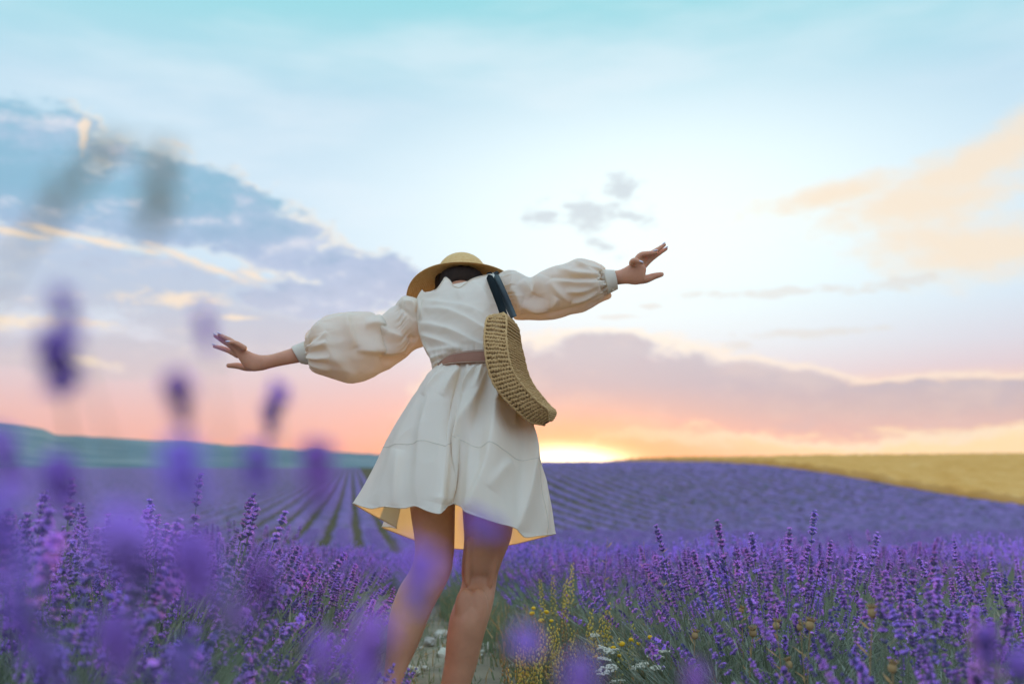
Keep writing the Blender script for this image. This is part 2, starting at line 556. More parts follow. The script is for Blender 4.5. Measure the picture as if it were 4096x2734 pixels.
M['black_matte'] = material('black_leather_dull', (0.008, 0.011, 0.012), 0.9, None, spec=0.05)  # same leather as the other strap, slightly darker and without sheen
M['straw'] = material('pale_straw', (0.72, 0.42, 0.14), 0.7, (0.82, 0.55, 0.24), 120, 0.5, 500, 0.3, translucent=0.12)
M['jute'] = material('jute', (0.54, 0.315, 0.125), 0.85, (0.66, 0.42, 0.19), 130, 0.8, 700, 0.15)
M['jute_dark'] = material('jute_shade', (0.26, 0.15, 0.065), 0.9, (0.34, 0.21, 0.10), 130, 0.8, 700, 0.1)  # darker jute: shade of the holes between stitches put into the colour
M['skin'] = material('skin', (0.55, 0.245, 0.135), 0.45, (0.66, 0.31, 0.18), 16, 0.12, 420, 0.35, sss=0.35)
M['hair'] = material('dark_hair', (0.022, 0.012, 0.008), 0.6, (0.045, 0.024, 0.013), 40, spec=0.25)
M['nail'] = material('pale_nail', (0.80, 0.74, 0.82), 0.2, spec=0.6)


# ------------------------------------------------------------------ land
ROW_SLOPE = 0.16      # the planted rows run along (-0.16, 1)
ROW_GAP = 1.65
ROW_0 = -0.42
_bp = np.array([(-400, 0), (3.6, 0), (6, -.17), (8, -.36), (12, -.76), (17, -1.24), (25, -1.95), (40, -2.75), (60, -3.15), (80, -3.25), (150, -3.05), (250, -2.0),
                (400, -.35), (520, .25), (650, -4), (1000, -9), (30000, -9)], dtype=float)
_by = np.r_[np.linspace(-400, 0, 20), np.linspace(0.25, 700, 2800), np.linspace(710, 30000, 200)]
_bz = np.interp(_by, _bp[:, 0], _bp[:, 1])
for _ in range(10):
    _bz[1:-1] = 0.25 * _bz[:-2] + 0.5 * _bz[1:-1] + 0.25 * _bz[2:]


def land(x, y):
    x = np.asarray(x, dtype=float); y = np.asarray(y, dtype=float)
    p = x + ROW_SLOPE * y
    z = np.interp(y, _by, _bz)
    t = np.clip((y - 58) / 105.0, 0, 1)
    rise = np.where(t < 0.5, 2 * t * t, 1 - 2 * (1 - t) ** 2)
    hill = rise * (1 - sstep(y, 185, 340))
    z = z + hill * (4.25 * sstep(p, 2, 24) + 0.72 * sstep(p, 42, 120))
    return z


def graded(a, b, n, k):
    t = np.linspace(-1, 1, n) if a < 0 else np.linspace(0, 1, n)
    s = np.sinh(t * k) / math.sinh(k)
    return s * b if a < 0 else a + s * (b - a)


def build_ground():
    xs = graded(-4000, 4000, 240, 8.6)
    ys = np.r_[np.linspace(-300, -3, 14), np.linspace(-2.8, 12, 130), 12 + graded(0.12, 4500, 210, 6.8)]
    X, Y = np.meshgrid(xs, ys)
    Z = land(X, Y)
    near = np.exp(-(Y / 14.0) ** 2) * (np.abs(X) < 12)
    pts = np.stack([X, Y, Z], -1).reshape(-1, 3)
    Z = Z + (near.ravel() * (0.018 * fbm(pts * 5.0, 3, 3) + 0.02 * vnoise(pts * 1.3, 9) - 0.02)).reshape(Z.shape)
    pts[:, 2] = Z.ravel()
    F = grid_faces(len(ys), len(xs), False)
    cy = Y.ravel()[F[:, 0]]
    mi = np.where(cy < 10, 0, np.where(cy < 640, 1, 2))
    me = mesh_from('ground', pts, F, [M['soil'], M['verge'], M['far_hill']], mi)
    tag(put('ground', me), kind='structure')


def build_far_hills():
    prof = np.array([(-9000, 1500), (-4000, 1560), (-1500, 1640), (0, 1693), (100, 1702), (185, 1716), (225, 1736), (500, 1756), (1000, 1786), (1500, 1814),
                     (1800, 1832), (2200, 1856), (2700, 1872), (4000, 1885), (9000, 1890)], dtype=float)
    az = np.linspace(-1.25, 0.9, 420)
    px = 2048 + FPX * np.tan(az)
    slope = (1866 - np.interp(px, prof[:, 0], prof[:, 1])) / FPX
    slope = slope + 0.0007 * np.array([mnoise.noise((a * 60, 0, 0)) for a in az]) + 0.0004 * np.array([mnoise.noise((a * 230, 4, 0)) for a in az])
    ds = np.r_[np.linspace(680, 2300, 44), np.linspace(2450, 3600, 8)]
    A, D = np.meshgrid(az, ds)
    s = np.broadcast_to(slope, A.shape)
    up = np.clip((D - 700) / 1600.0, 0, 1) ** 0.9
    top = np.where(D <= 2300, 1.0, 1 - 0.6 * (D - 2300) / 1300)
    Y = D * np.cos(A); X = D * np.sin(A)
    Z = -9.5 + (s * 2300 * np.cos(A) + 0.76 + 9.5) * up * top
    pts = np.stack([X, Y, Z], -1).reshape(-1, 3)
    pts[:, 2] += 2.2 * fbm(pts * 0.006, 5, 3) * np.clip(up.ravel(), 0, 0.9)
    me = mesh_from('hills', pts, grid_faces(len(ds), len(az), False), [M['far_hill']])
    tag(put('hills', me), kind='structure')


def build_wheat():
    ps = 58.5 + graded(0, 230, 190, 2.2)
    ys = 18 + graded(0, 330, 330, 1.6)
    Pm, Ym = np.meshgrid(ps, ys)
    Xm = Pm - ROW_SLOPE * Ym
    Zm = land(Xm, Ym) + 0.75
    pts = np.stack([Xm, Ym, Zm], -1)
    e = np.minimum(1, (Pm - 58.5) / 1.2)
    pts[..., 2] += (0.22 * fbm(pts.reshape(-1, 3) * 0.8, 8, 3) + 0.16 * RNG.standard_normal(Pm.size) * 0.5).reshape(Pm.shape)
    pts[..., 0] += 0.25 * vnoise(pts.reshape(-1, 3) * 0.4, 2).reshape(Pm.shape)
    wall = pts[:, :1].copy(); wall[..., 2] = land(wall[..., 0], wall[..., 1]) - 0.1
    pts = np.concatenate([wall, pts], 1)
    me = mesh_from('wheat_field', pts.reshape(-1, 3), grid_faces(len(ys), len(ps) + 1, False), [M['wheat']])
    tag(put('wheat_field', me), 'golden ripe wheat field on the slope beyond the lavender', 'wheat field', kind='stuff')


def build_far_rows():
    V, F, MI = [], [], []
    base = 0
    prof_q = np.array([-0.50, -0.42, -0.26, 0.0, 0.26, 0.42, 0.50])
    prof_h = np.array([-0.08, 0.18, 0.36, 0.43, 0.36, 0.18, -0.08])
    tuft_c = []
    for k in range(-150, 38):
        p = ROW_0 + ROW_GAP * k
        if p > 58: break
        y0 = 16.5
        y1 = 200.0 if p > 4 else 520.0
        if k < -36: y0 = 90.0
        ys = [y0]
        while ys[-1] < y1: ys.append(ys[-1] + max(0.28, 0.0105 * ys[-1]))
        ys = np.array(ys)
        x = p - ROW_SLOPE * ys
        vis = (np.abs(x) < 0.80 * ys + 6)
        if vis.sum() < 2: continue
        ys = ys[vis]; x = x[vis]
        n = len(ys)
        z = land(x, ys)
        c = np.stack([x, ys, z], -1)
        w = 1 + 0.16 * fbm(np.c_[x * 0.1, ys * 0.9, z * 0], k + 300, 2) + 0.05 * RNG.standard_normal(n)
        hh = 1 + 0.20 * fbm(np.c_[x * 0 + k, ys * 1.2, z * 0], 7, 3) + 0.08 * RNG.standard_normal(n)
        gap = vnoise(np.c_[ys * 0.45, np.full(n, k * 3.7), np.zeros(n)], 77)
        hh = hh * np.where(gap < -0.78, 0.45, 1.0)
        far = 1 - (0.66 if p > 6 else 0.55) * sstep(ys, 17, 40); hh = hh * far; w = w * (1.14 - (0.22 if p > 6 else 0.0) * sstep(ys, 20, 60))
        ring = np.zeros((n, 7, 3))
        ring[..., 0] = x[:, None] + prof_q[None] * w[:, None] + 0.05 * RNG.standard_normal((n, 7))
        ring[..., 1] = ys[:, None] + 0.05 * RNG.standard_normal((n, 7))
        ring[..., 2] = z[:, None] + prof_h[None] * hh[:, None] + 0.05 * RNG.standard_normal((n, 7))
        V.append(ring.reshape(-1, 3)); F.append(grid_faces(n, 7, False) + base); base += n * 7
        MI.append(np.zeros(len(F[-1]), dtype=int))
        # flower tips that stand out of the near part of each row
        m = ys < 60
        if m.any():
            ym = ys[m]
            dens = np.clip(1100.0 / ym ** 1.15, 3, 46)
            for yy, xx, hz, d in zip(ym, x[m], hh[m], dens):
                q = int(d * 0.55 * max(0.28, 0.0105 * yy) / 0.28)
                if q < 1: continue
                a = RNG.uniform(-0.36, 0.36, q)
                tuft_c.append(np.stack([xx + a, yy + RNG.uniform(-.2, .2, q), land(xx, yy) + (0.43 - 0.9 * a * a) * hz - 0.03 + 0 * a, RNG.uniform(0.7, 1.3, q) * (0.045 + 0.0009 * yy)], 1))
    T = np.concatenate(tuft_c)
    n = len(T)
    r = T[:, 3] * 0.35
    ang = RNG.uniform(0, 6.28, n)
    vs = []
    for j in range(3):
        a = ang + j * 2.094
        vs.append(np.stack([T[:, 0] + r * np.cos(a), T[:, 1] + r * np.sin(a), T[:, 2]], 1))
    lean = RNG.uniform(-.5, .5, (n, 2)) * T[:, 3:4]
    vs.append(np.stack([T[:, 0] + lean[:, 0], T[:, 1] + lean[:, 1], T[:, 2] + T[:, 3] * 2.2], 1))
    V.append(np.stack(vs, 1).reshape(-1, 3))
    b = base + 4 * np.arange(n)
    tri = np.concatenate([np.stack([b + i, b + (i + 1) % 3, b + 3, b + 3], 1) for i in range(3)])
    F4 = np.concatenate(F)
    me = bpy.data.meshes.new('lavender_field')
    allv = np.concatenate(V).astype(np.float32)
    me.vertices.add(len(allv)); me.vertices.foreach_set('co', allv.ravel())
    nl = len(F4) * 4 + len(tri) * 3
    li = np.r_[F4.ravel(), tri[:, :3].ravel()].astype(np.int32)
    me.loops.add(nl); me.loops.foreach_set('vertex_index', li)
    me.polygons.add(len(F4) + len(tri))
    me.polygons.foreach_set('loop_start', np.r_[np.arange(len(F4)) * 4, len(F4) * 4 + np.arange(len(tri)) * 3].astype(np.int32))
    me.polygons.foreach_set('loop_total', np.r_[np.full(len(F4), 4), np.full(len(tri), 3)].astype(np.int32))
    me.materials.append(M['row']); me.materials.append(M['tuft'])
    me.polygons.foreach_set('material_index', np.r_[np.zeros(len(F4)), np.ones(len(tri))].astype(np.int32))
    me.update(calc_edges=True)
    tag(put('lavender_field', me), 'lavender rows running away over the dip and up the far slope', 'lavender field', kind='stuff')
    print('far rows', len(F4), 'tips', n)


M['tuft'] = material('lavender_tip', (0.25, 0.15, 0.42), 0.8, [(0.3, (0.16, 0.12, 0.26, 1)), (0.5, (0.28, 0.17, 0.44, 1)), (0.7, (0.42, 0.25, 0.56, 1))], 2.0, spec=0.0, translucent=0.2)
def build_haze():
    bm = bmesh.new(); bmesh.ops.create_cube(bm, size=1.0)
    me = bpy.data.meshes.new('haze'); bm.to_mesh(me); bm.free()
    m = bpy.data.materials.new('haze'); m.use_nodes = True
    nt = m.node_tree; nt.nodes.clear()
    pv = nt.nodes.new('ShaderNodeVolumePrincipled'); out = nt.nodes.new('ShaderNodeOutputMaterial')
    pv.inputs['Color'].default_value = (0.60, 0.85, 0.97, 1)
    pv.inputs['Density'].default_value = 0.00007
    pv.inputs['Anisotropy'].default_value = 0.0
    nt.links.new(pv.outputs[0], out.inputs['Volume'])
    me.materials.append(m)
    o = put('haze', me, None, (0, 2000, 75), (0, 0, 0), (9000, 6000, 180))
    tag(o, 'thin pale evening haze over the far fields and hills', 'haze', kind='stuff')


build_haze()
build_ground()
build_far_hills()
build_wheat()
build_far_rows()


# ------------------------------------------------------------------ the walking woman
FEET = Vector((-0.17, 2.85, 0.0))
person = root_at('person', FEET, 'woman in a cream dress leaning forward with both arms spread wide, back to us', 'person')
OFF = np.array(FEET)


def pobj(name, verts, faces, mat, parent, off=OFF, smooth=True):
    me = mesh_from(name, np.asarray(verts, dtype=float).reshape(-1, 3) - off, faces, [mat], None, smooth)
    return put(name, me, parent)


def loft(stations, nr, nc, kdepth=0.9, axis=None):
    """stations: (Tx, Ty, Bx, By, Y[, k]) outline pairs in photograph pixels with their distance -> rings (nr, nc, 3), param arrays"""
    rows = []
    for s in stations:
        k = s[5] if len(s) > 5 else kdepth
        a = P(s[0], s[1], s[4]); b = P(s[2], s[3], s[4])
        rows.append(list((a + b) / 2) + list((a - b) / 2) + [k])
    c = cr(rows, nr)
    ang = np.linspace(0, 2 * np.pi, nc, endpoint=False)
    cen, half, k = c[:, :3], c[:, 3:6], c[:, 6]
    rad = np.linalg.norm(half, axis=1)
    ax = np.array(axis if axis is not None else (0, 1, 0), dtype=float)
    tang = np.gradient(cen, axis=0)
    dep = np.cross(half, tang); dep /= np.linalg.norm(dep, axis=1)[:, None] + 1e-9
    sg = np.sign((dep * ax).sum(1)); dep = dep * np.where(sg == 0, 1, sg)[:, None]
    dep = 0.5 * dep + 0.5 * ax; dep /= np.linalg.norm(dep, axis=1)[:, None]
    # ang 0 = outline A, pi/2 = far side, pi = outline B, 3pi/2 = near side
    ring = cen[:, None] + half[:, None] * np.cos(ang)[None, :, None] + dep[:, None] * (rad * k)[:, None, None] * np.sin(ang)[None, :, None]
    return ring, ang


def grid_normals(g, closed=True):
    du = np.gradient(g, axis=0)
    if closed: dv = (np.roll(g, -1, 1) - np.roll(g, 1, 1)) / 2
    else: dv = np.gradient(g, axis=1)
    n = np.cross(du, dv); n /= np.linalg.norm(n, axis=-1, keepdims=True) + 1e-12
    cen = g.mean(axis=1, keepdims=True)
    s = np.sign(((g - cen) * n).sum(-1).mean())
    return n * (s if s != 0 else 1)


def folds(g, nrm, lines):
    """raise soft creases in the cloth along lines given in photograph pixels, on the side that faces the camera"""
    px, py = project(g)
    q = np.stack([px, py], -1).reshape(-1, 2)
    view = g - np.array([0, 0, CAM_Z]); view /= np.linalg.norm(view, axis=-1, keepdims=True)
    face = np.clip(-(view * nrm).sum(-1) * 2.5, 0, 1).ravel()
    tot = np.zeros(len(q))
    for (pts, wl, wr, amp) in lines:
        p = cr(pts, 24) if len(pts) > 2 else resample(pts, 24)
        best = np.full(len(q), 1e9); sd = np.zeros(len(q)); tt = np.zeros(len(q))
        for i in range(len(p) - 1):
            a, b = p[i], p[i + 1]; d = b - a; L = d @ d + 1e-9
            t = np.clip(((q - a) @ d) / L, 0, 1)
            e = q - (a + t[:, None] * d)
            dist = np.hypot(e[:, 0], e[:, 1])
            m = dist < best
            best[m] = dist[m]
            sd[m] = (d[0] * e[m, 1] - d[1] * e[m, 0]); tt[m] = (i + t[m]) / (len(p) - 1)
        w = np.where(sd > 0, wr, wl)
        env = np.sin(np.pi * np.clip(tt, 0, 1)) ** 0.8
        endfade = np.exp(-(best / w) ** 1.6)
        tot += amp * env * endfade
    return g + nrm * (tot * face).reshape(g.shape[:2])[..., None]


BODICE = None


def on_bodice(px, py, lift=0.0):
    d = ray(px, py).normalized()
    h = BODICE.ray_cast(Vector((0, 0, CAM_Z)), d)
    if h[0] is None: return None
    return h[0] - d * lift


def ridged(p, seed):
    """thin sharp creases"""
    return (1 - np.abs(vnoise(p, seed))) ** 5 * 0.6 + (1 - np.abs(vnoise(p * 2.1 + 7, seed + 1))) ** 5 * 0.3


def build_dress():
    # ---- bodice (leaning away from us)
    st = [(1736, 1482, 2026, 1476, 2.955, .70), (1724, 1446, 2030, 1440, 2.965, .74), (1712, 1410, 2036, 1396, 2.985, .74), (1694, 1384, 2046, 1340, 3.01, .70),
          (1678, 1330, 2050, 1270, 3.05, .66), (1664, 1270, 2040, 1205, 3.10, .62), (1664, 1215, 2020, 1145, 3.14, .56), (1684, 1188, 1990, 1108, 3.175, .48),
          (1722, 1166, 1965, 1098, 3.20, .46), (1764, 1136, 1945, 1092, 3.215, .58), (1776, 1116, 1938, 1082, 3.225, .70)]
    nr, nc = 130, 240
    g, ang = loft(st, nr, nc, axis=(0, 0.86, -0.5))
    n = grid_normals(g)
    L = [([(1664, 1290), (1745, 1305), (1850, 1345), (1965, 1400)], 9, 20, .012), ([(1668, 1330), (1750, 1360), (1850, 1400)], 8, 18, .010),
         ([(1690, 1235), (1790, 1248), (1900, 1300), (1965, 1350)], 10, 24, .012), ([(1712, 1405), (1780, 1398), (1850, 1396)], 8, 14, .006),
         ([(1680, 1200), (1770, 1215), (1880, 1235), (1950, 1275)], 10, 22, .009), ([(1722, 1445), (1755, 1425), (1800, 1412)], 8, 12, .008),
         ([(1835, 1152), (1842, 1185), (1852, 1215)], 10, 14, .006), ([(1884, 1128), (1930, 1170), (1965, 1240)], 12, 20, .007), ([(1690, 1360), (1720, 1400), (1745, 1440)], 9, 12, .008),
         ([(1669, 1192), (1688, 1240), (1690, 1280)], 7, 12, .006), ([(1730, 1470), (1750, 1452), (1775, 1444)], 7, 9, .007), ([(1900, 1250), (1940, 1310), (1975, 1360)], 10, 16, .006)]
    L = [(p_, wl * 1.1, wr * 1.1, am * 1.25) for p_, wl, wr, am in L]
    g = folds(g, n, L)
    t = np.linspace(0, 1, nr)[:, None]
    a = ang[None, :]
    p3 = np.stack([np.broadcast_to(a * 9, g.shape[:2]), np.broadcast_to(t * 3, g.shape[:2]), np.zeros(g.shape[:2])], -1).reshape(-1, 3)
    puck = vnoise(np.c_[p3[:, 0] * 2.2, p3[:, 1], p3[:, 2]], 5).reshape(g.shape[:2]) * np.exp(-(t / 0.10) ** 2) * .005
    wr = fbm(g.reshape(-1, 3) * np.array([9, 9, 22]), 21, 3).reshape(g.shape[:2]) * .0035
    wr = wr + ridged(g.reshape(-1, 3) @ np.array([[7, 3, 0], [0, 7, 0], [-9, 0, 17]]).T, 83).reshape(g.shape[:2]) * .0022
    g = g + n * (puck + wr)[..., None]
    # the neckline: its edge against the hair dips to a notch at the nape
    edge = [(1600, 1400), (1670, 1170), (1700, 1168), (1742, 1158), (1768, 1126), (1781, 1108), (1799, 1119), (1814, 1141), (1838, 1148), (1856, 1136), (1881, 1118), (1912, 1106), (1946, 1098), (1990, 1080), (2100, 1000)]
    e = cr(edge, 300); e = e[np.argsort(e[:, 0])]
    F = grid_faces(nr, nc)
    qx, qy = project(g.reshape(-1, 3))
    over = qy < np.interp(qx, e[:, 0], e[:, 1])
    rowi = np.repeat(np.arange(nr), nc)
    over &= rowi > nr * 0.55
    F = F[over[F].sum(1) < 4]
    use = np.zeros(len(over), bool); use[F.ravel()] = True
    mv = np.where(over & use)[0]
    g2 = g.reshape(-1, 3)
    sc_ = FPX / g2[mv, 1]
    g2[mv, 2] -= (np.interp(qx[mv], e[:, 0], e[:, 1]) - qy[mv]) / sc_
    g = g2.reshape(nr, nc, 3)
    dress = pobj('dress', g, F, M['cloth'], person)
    global BODICE
    from mathutils.bvhtree import BVHTree
    BODICE = BVHTree.FromPolygons([tuple(x) for x in g.reshape(-1, 3)], [tuple(int(i) for i in f) for f in F])
    band = []
    for (x, y) in e[(e[:, 0] > 1735) & (e[:, 0] < 1962)]:
        h = None
        for dy in (3, 6, 9, 14):
            h = on_bodice(x, y + dy)
            if h: break
        if h: band.append((h[0], h[1] - .001, h[2] + .0015))
    if len(band) > 4:
        mb = MB(); mb.tube(band, .0012, 5); put('collar', mb.mesh('collar', [M['cloth']], off=OFF), dress)
    # ---- sleeves
    def sleeve(st, lines, seed, gath0, gath1):
        nr, nc = 190, 220
        g, ang = loft(st, nr, nc)
        n = grid_normals(g)
        lines = [(p_, wl * 1.25, wr * 1.25, am * 1.35) for p_, wl, wr, am in lines]
        g = folds(g, n, lines)
        t = np.linspace(0, 1, nr)[:, None]; a = ang[None, :] + 0 * t
        pl = lambda f, sd: vnoise(np.c_[(np.cos(a) * f).ravel(), (np.sin(a) * f).ravel(), (t * 1.2 + 0 * a).ravel()], sd).reshape(a.shape)
        r = np.linalg.norm(g - g.mean(1, keepdims=True), axis=-1)
        t1 = np.minimum(1, t / 0.93); gcuff = np.exp(-((1 - t1) / 0.12) ** 2); gcuff2 = np.exp(-((1 - t1) / 0.28) ** 2) * sstep(1 - t1, 0, .06)
        gsh = np.exp(-((t - gath0) / 0.05) ** 2)
        d = pl(9, seed) * .012 * gcuff * sstep(1 - t1, 0.0, 0.05) + pl(4.5, seed + 1) * .011 * gcuff2 + pl(16, seed + 2) * .004 * gsh + pl(11, seed + 7) * .0035 * gcuff
        d = d + fbm(g.reshape(-1, 3) * np.array([8, 8, 15]), seed + 3, 3).reshape(a.shape) * .005 * sstep(t, .02, .2)
        d = d + ridged(g.reshape(-1, 3) * np.array([9, 9, 12]), seed + 11).reshape(a.shape) * .0030 * sstep(t, .05, .2)
        g = g + n * d[..., None]
        return pobj('sleeve', g, grid_faces(nr, nc), M['cloth'], dress)

    rs = [(1960, 1120, 2000, 1262, 3.18, .50), (1992, 1098, 2046, 1262, 3.16, .62), (2020, 1088, 2062, 1272, 3.155, .66), (2062, 1084, 2092, 1277, 3.15, .72), (2120, 1112, 2150, 1279, 3.14, .70), (2168, 1086, 2205, 1275, 3.13, .74),
          (2212, 1065, 2260, 1264, 3.12, .78), (2262, 1052, 2310, 1252, 3.11, .82), (2316, 1029, 2352, 1238, 3.10, .84), (2366, 1043, 2390, 1214, 3.09, .86), (2405, 1061, 2416, 1193, 3.085, .9),
          (2412, 1080, 2430, 1176, 3.08, .95), (2438, 1084, 2452, 1164, 3.08, .8)]
    RL = [([(2392, 1104), (2310, 1092), (2230, 1076)], 12, 12, .010), ([(2395, 1098), (2330, 1060), (2305, 1040)], 9, 9, .007), ([(2393, 1112), (2300, 1112), (2200, 1112)], 8, 8, -.010),
          ([(2393, 1126), (2300, 1128), (2205, 1118)], 11, 14, .009), ([(2396, 1142), (2330, 1165), (2262, 1168)], 8, 10, .007), ([(2200, 1125), (2240, 1170), (2283, 1208)], 14, 16, .010),
          ([(2404, 1158), (2340, 1195), (2285, 1212)], 9, 8, .010), ([(2138, 1178), (2152, 1140), (2165, 1100)], 7, 26, .013), ([(2138, 1178), (2110, 1148), (2085, 1120)], 18, 9, .011),
          ([(2050, 1150), (2075, 1195), (2086, 1258)], 10, 10, .010), ([(2086, 1222), (2140, 1240), (2200, 1238)], 26, 8, .016), ([(2200, 1238), (2222, 1212), (2235, 1190)], 14, 9, .010),
          ([(2415, 1170), (2350, 1215), (2250, 1245), (2150, 1258)], 9, 9, -.008), ([(2052, 1092), (2048, 1150), (2044, 1200)], 9, 9, .006)]
    ls = [(1690, 1205, 1724, 1372, 3.15, .48), (1646, 1188, 1690, 1386, 3.13, .62), (1614, 1187, 1660, 1398, 3.125, .66), (1592, 1224, 1618, 1432, 3.12, .70), (1562, 1240, 1578, 1458, 3.115, .72), (1512, 1273, 1530, 1486, 3.11, .74),
          (1486, 1252, 1492, 1506, 3.10, .78), (1436, 1245, 1442, 1524, 3.09, .82), (1386, 1248, 1392, 1527, 3.08, .84), (1334, 1257, 1334, 1516, 3.07, .86), (1288, 1277, 1288, 1498, 3.06, .88),
          (1250, 1312, 1260, 1477, 3.055, .9), (1222, 1364, 1246, 1453, 3.05, .95), (1196, 1380, 1226, 1450, 3.05, .8)]
    LL = [([(1500, 1262), (1530, 1310), (1580, 1340), (1640, 1345)], 10, 26, .016), ([(1455, 1304), (1500, 1305), (1545, 1340)], 22, 9, .012), ([(1384, 1250), (1395, 1310), (1425, 1390)], 13, 20, .012),
          ([(1425, 1398), (1480, 1402), (1560, 1408), (1625, 1390)], 26, 9, .016), ([(1300, 1330), (1320, 1400), (1370, 1460), (1420, 1510)], 22, 26, .013), ([(1228, 1404), (1275, 1385), (1310, 1370)], 9, 9, .010),
          ([(1236, 1424), (1280, 1425), (1322, 1424)], 8, 10, .010), ([(1240, 1390), (1290, 1350), (1310, 1330)], 8, 8, .008), ([(1232, 1375), (1265, 1320), (1290, 1285)], 7, 8, .008), ([(1245, 1445), (1280, 1455), (1325, 1475)], 9, 9, .010),
          ([(1600, 1338), (1640, 1350), (1668, 1360)], 9, 9, -.008), ([(1490, 1402), (1560, 1432), (1620, 1420)], 8, 12, -.008), ([(1590, 1226), (1630, 1250), (1662, 1280)], 8, 7, -.006), ([(1612, 1210), (1645, 1215), (1666, 1245)], 10, 8, .008)]
    def seam(line, name='seam', r=.0009, lift=.0015):
        pts = [on_bodice(x, y, lift) for x, y in cr(line, 26)]
        pts = [tuple(q) for q in pts if q]
        if len(pts) > 3:
            mb = MB(); mb.tube(pts, r, 4); put(name, mb.mesh(name, [M['thread']], off=OFF), dress)
    seam([(1690, 1196), (1682, 1240), (1680, 1290), (1690, 1340), (1704, 1382)], 'armhole_seam')
    seam([(1975, 1112), (1992, 1150), (2010, 1200), (2024, 1250)], 'armhole_seam')
    sleeve(rs, RL, 31, 0.18, 0.9)
    sleeve(ls, LL, 51, 0.22, 0.9)

    # ---- cuffs: bands with thickness, flared towards the hand
    def cuff(st):
        g, ang = loft(st, 14, 72)
        n = grid_normals(g)
        inner = g - n * .004
        full = np.concatenate([g, inner[::-1]], 0)
        c = pobj('cuff', full, grid_faces(28, 72), M['cloth'], dress)
        b = P((st[0][2] + st[-1][2]) / 2, (st[0][3] + st[-1][3]) / 2 - 6, st[0][4] - .012)
        mb = MB(); mb.ball(b, (.006, .006, .003), seg=10, rings=6)
        put('button', mb.mesh('button', [M['thread']], off=OFF), dress)
    cuff([(2409, 1079, 2430, 1178, 3.08, .95), (2430, 1079, 2448, 1168, 3.08, .95), (2457, 1080, 2472, 1156, 3.078, .95)])
    cuff([(1219, 1364, 1247, 1455, 3.05, .95), (1194, 1374, 1225, 1457, 3.05, .95), (1166, 1386, 1203, 1453, 3.048, .95)])

    # ---- skirt
    hem = [(1415, 2013, 2.82), (1450, 2024, 2.75), (1484, 2032, 2.70), (1529, 2026, 2.66), (1575, 2029, 2.64), (1618, 2031, 2.62), (1662, 2022, 2.60), (1707, 2040, 2.57), (1754, 2053, 2.545), (1770, 2042, 2.56),
           (1787, 2022, 2.60), (1816, 2016, 2.62), (1852, 2026, 2.585), (1875, 2052, 2.545), (1953, 2078, 2.54), (2000, 2094, 2.555), (2046, 2109, 2.58), (2073, 2131, 2.60), (2096, 2148, 2.62), (2154, 2142, 2.70),
           (2195, 2137, 2.77), (2220, 2133, 2.86),
           (2190, 2142, 2.96), (2150, 2152, 3.03), (2075, 2171, 3.10), (2040, 2178, 3.14), (1950, 2190, 3.19), (1850, 2196, 3.21), (1760, 2186, 3.20), (1658, 2158, 3.15), (1590, 2132, 3.08), (1533, 2109, 3.00),
           (1560, 2106, 2.94), (1591, 2111, 2.905), (1560, 2093, 2.89), (1500, 2062, 2.87)]
    H = np.array([list(P(*q)) for q in hem])
    nc = 560
    Hr = resample(cr(H, 1600, True), nc, True)
    # waist ring, matched to the hem by direction from the middle
    wc = np.array(P(1880, 1478, 2.955)); wa, wb = 0.108, 0.080
    hc = np.array([(H[0] + H[21]) / 2]).ravel()
    s = np.linspace(0, 1, nc, endpoint=False)
    th = np.arctan2(Hr[:, 1] - hc[1], Hr[:, 0] - hc[0])
    th = np.unwrap(th)
    ths = th.copy()
    for _ in range(260): ths = 0.25 * np.roll(ths, 1) + 0.5 * ths + 0.25 * np.roll(ths, -1) + 0
    lin = th[0] + (th[-1] - th[0] + (th[-1] - th[-2])) * s
    ths = 0.65 * np.interp(s, s, lin) + 0.35 * th
    W = np.stack([wc[0] + wa * np.cos(ths), wc[1] + wb * np.sin(ths), wc[2] + 0.035 * np.cos(ths) * 0 - 0.05 * np.sin(ths) * 0.6], 1)
    nr = 220
    t = np.linspace(0, 1, nr)[:, None]
    near = np.clip(-np.sin(ths), 0, 1)[None, :]
    left = np.clip(-np.cos(ths), 0, 1)[None, :]; right = np.clip(np.cos(ths), 0, 1)[None, :]
    bulge = np.sin(np.pi * t ** 0.8)
    hx = t + bulge * (0.045 * left + 0.115 * right + 0.10 * near) 
    g = np.zeros((nr, nc, 3))
    g[..., 0] = W[None, :, 0] + (Hr[None, :, 0] - W[None, :, 0]) * hx
    g[..., 1] = W[None, :, 1] + (Hr[None, :, 1] - W[None, :, 1]) * (t + bulge * 0.10)
    g[..., 2] = W[None, :, 2] + (Hr[None, :, 2] - W[None, :, 2]) * (t ** 1.04)
    # smooth hem waves fade towards the waist: keep them mostly in the lower half
    sm = g.copy()
    for _ in range(60): sm = 0.25 * np.roll(sm, 1, 1) + 0.5 * sm + 0.25 * np.roll(sm, -1, 1)
    k = sstep(t, 0.15, 0.95)[..., None]
    g = sm * (1 - k) + g * k
    n = grid_normals(g)
    cen = g.mean(1, keepdims=True)
    sg = np.sign(((g - cen) * n).sum(-1, keepdims=True)); n = n * np.where(sg == 0, 1, sg)
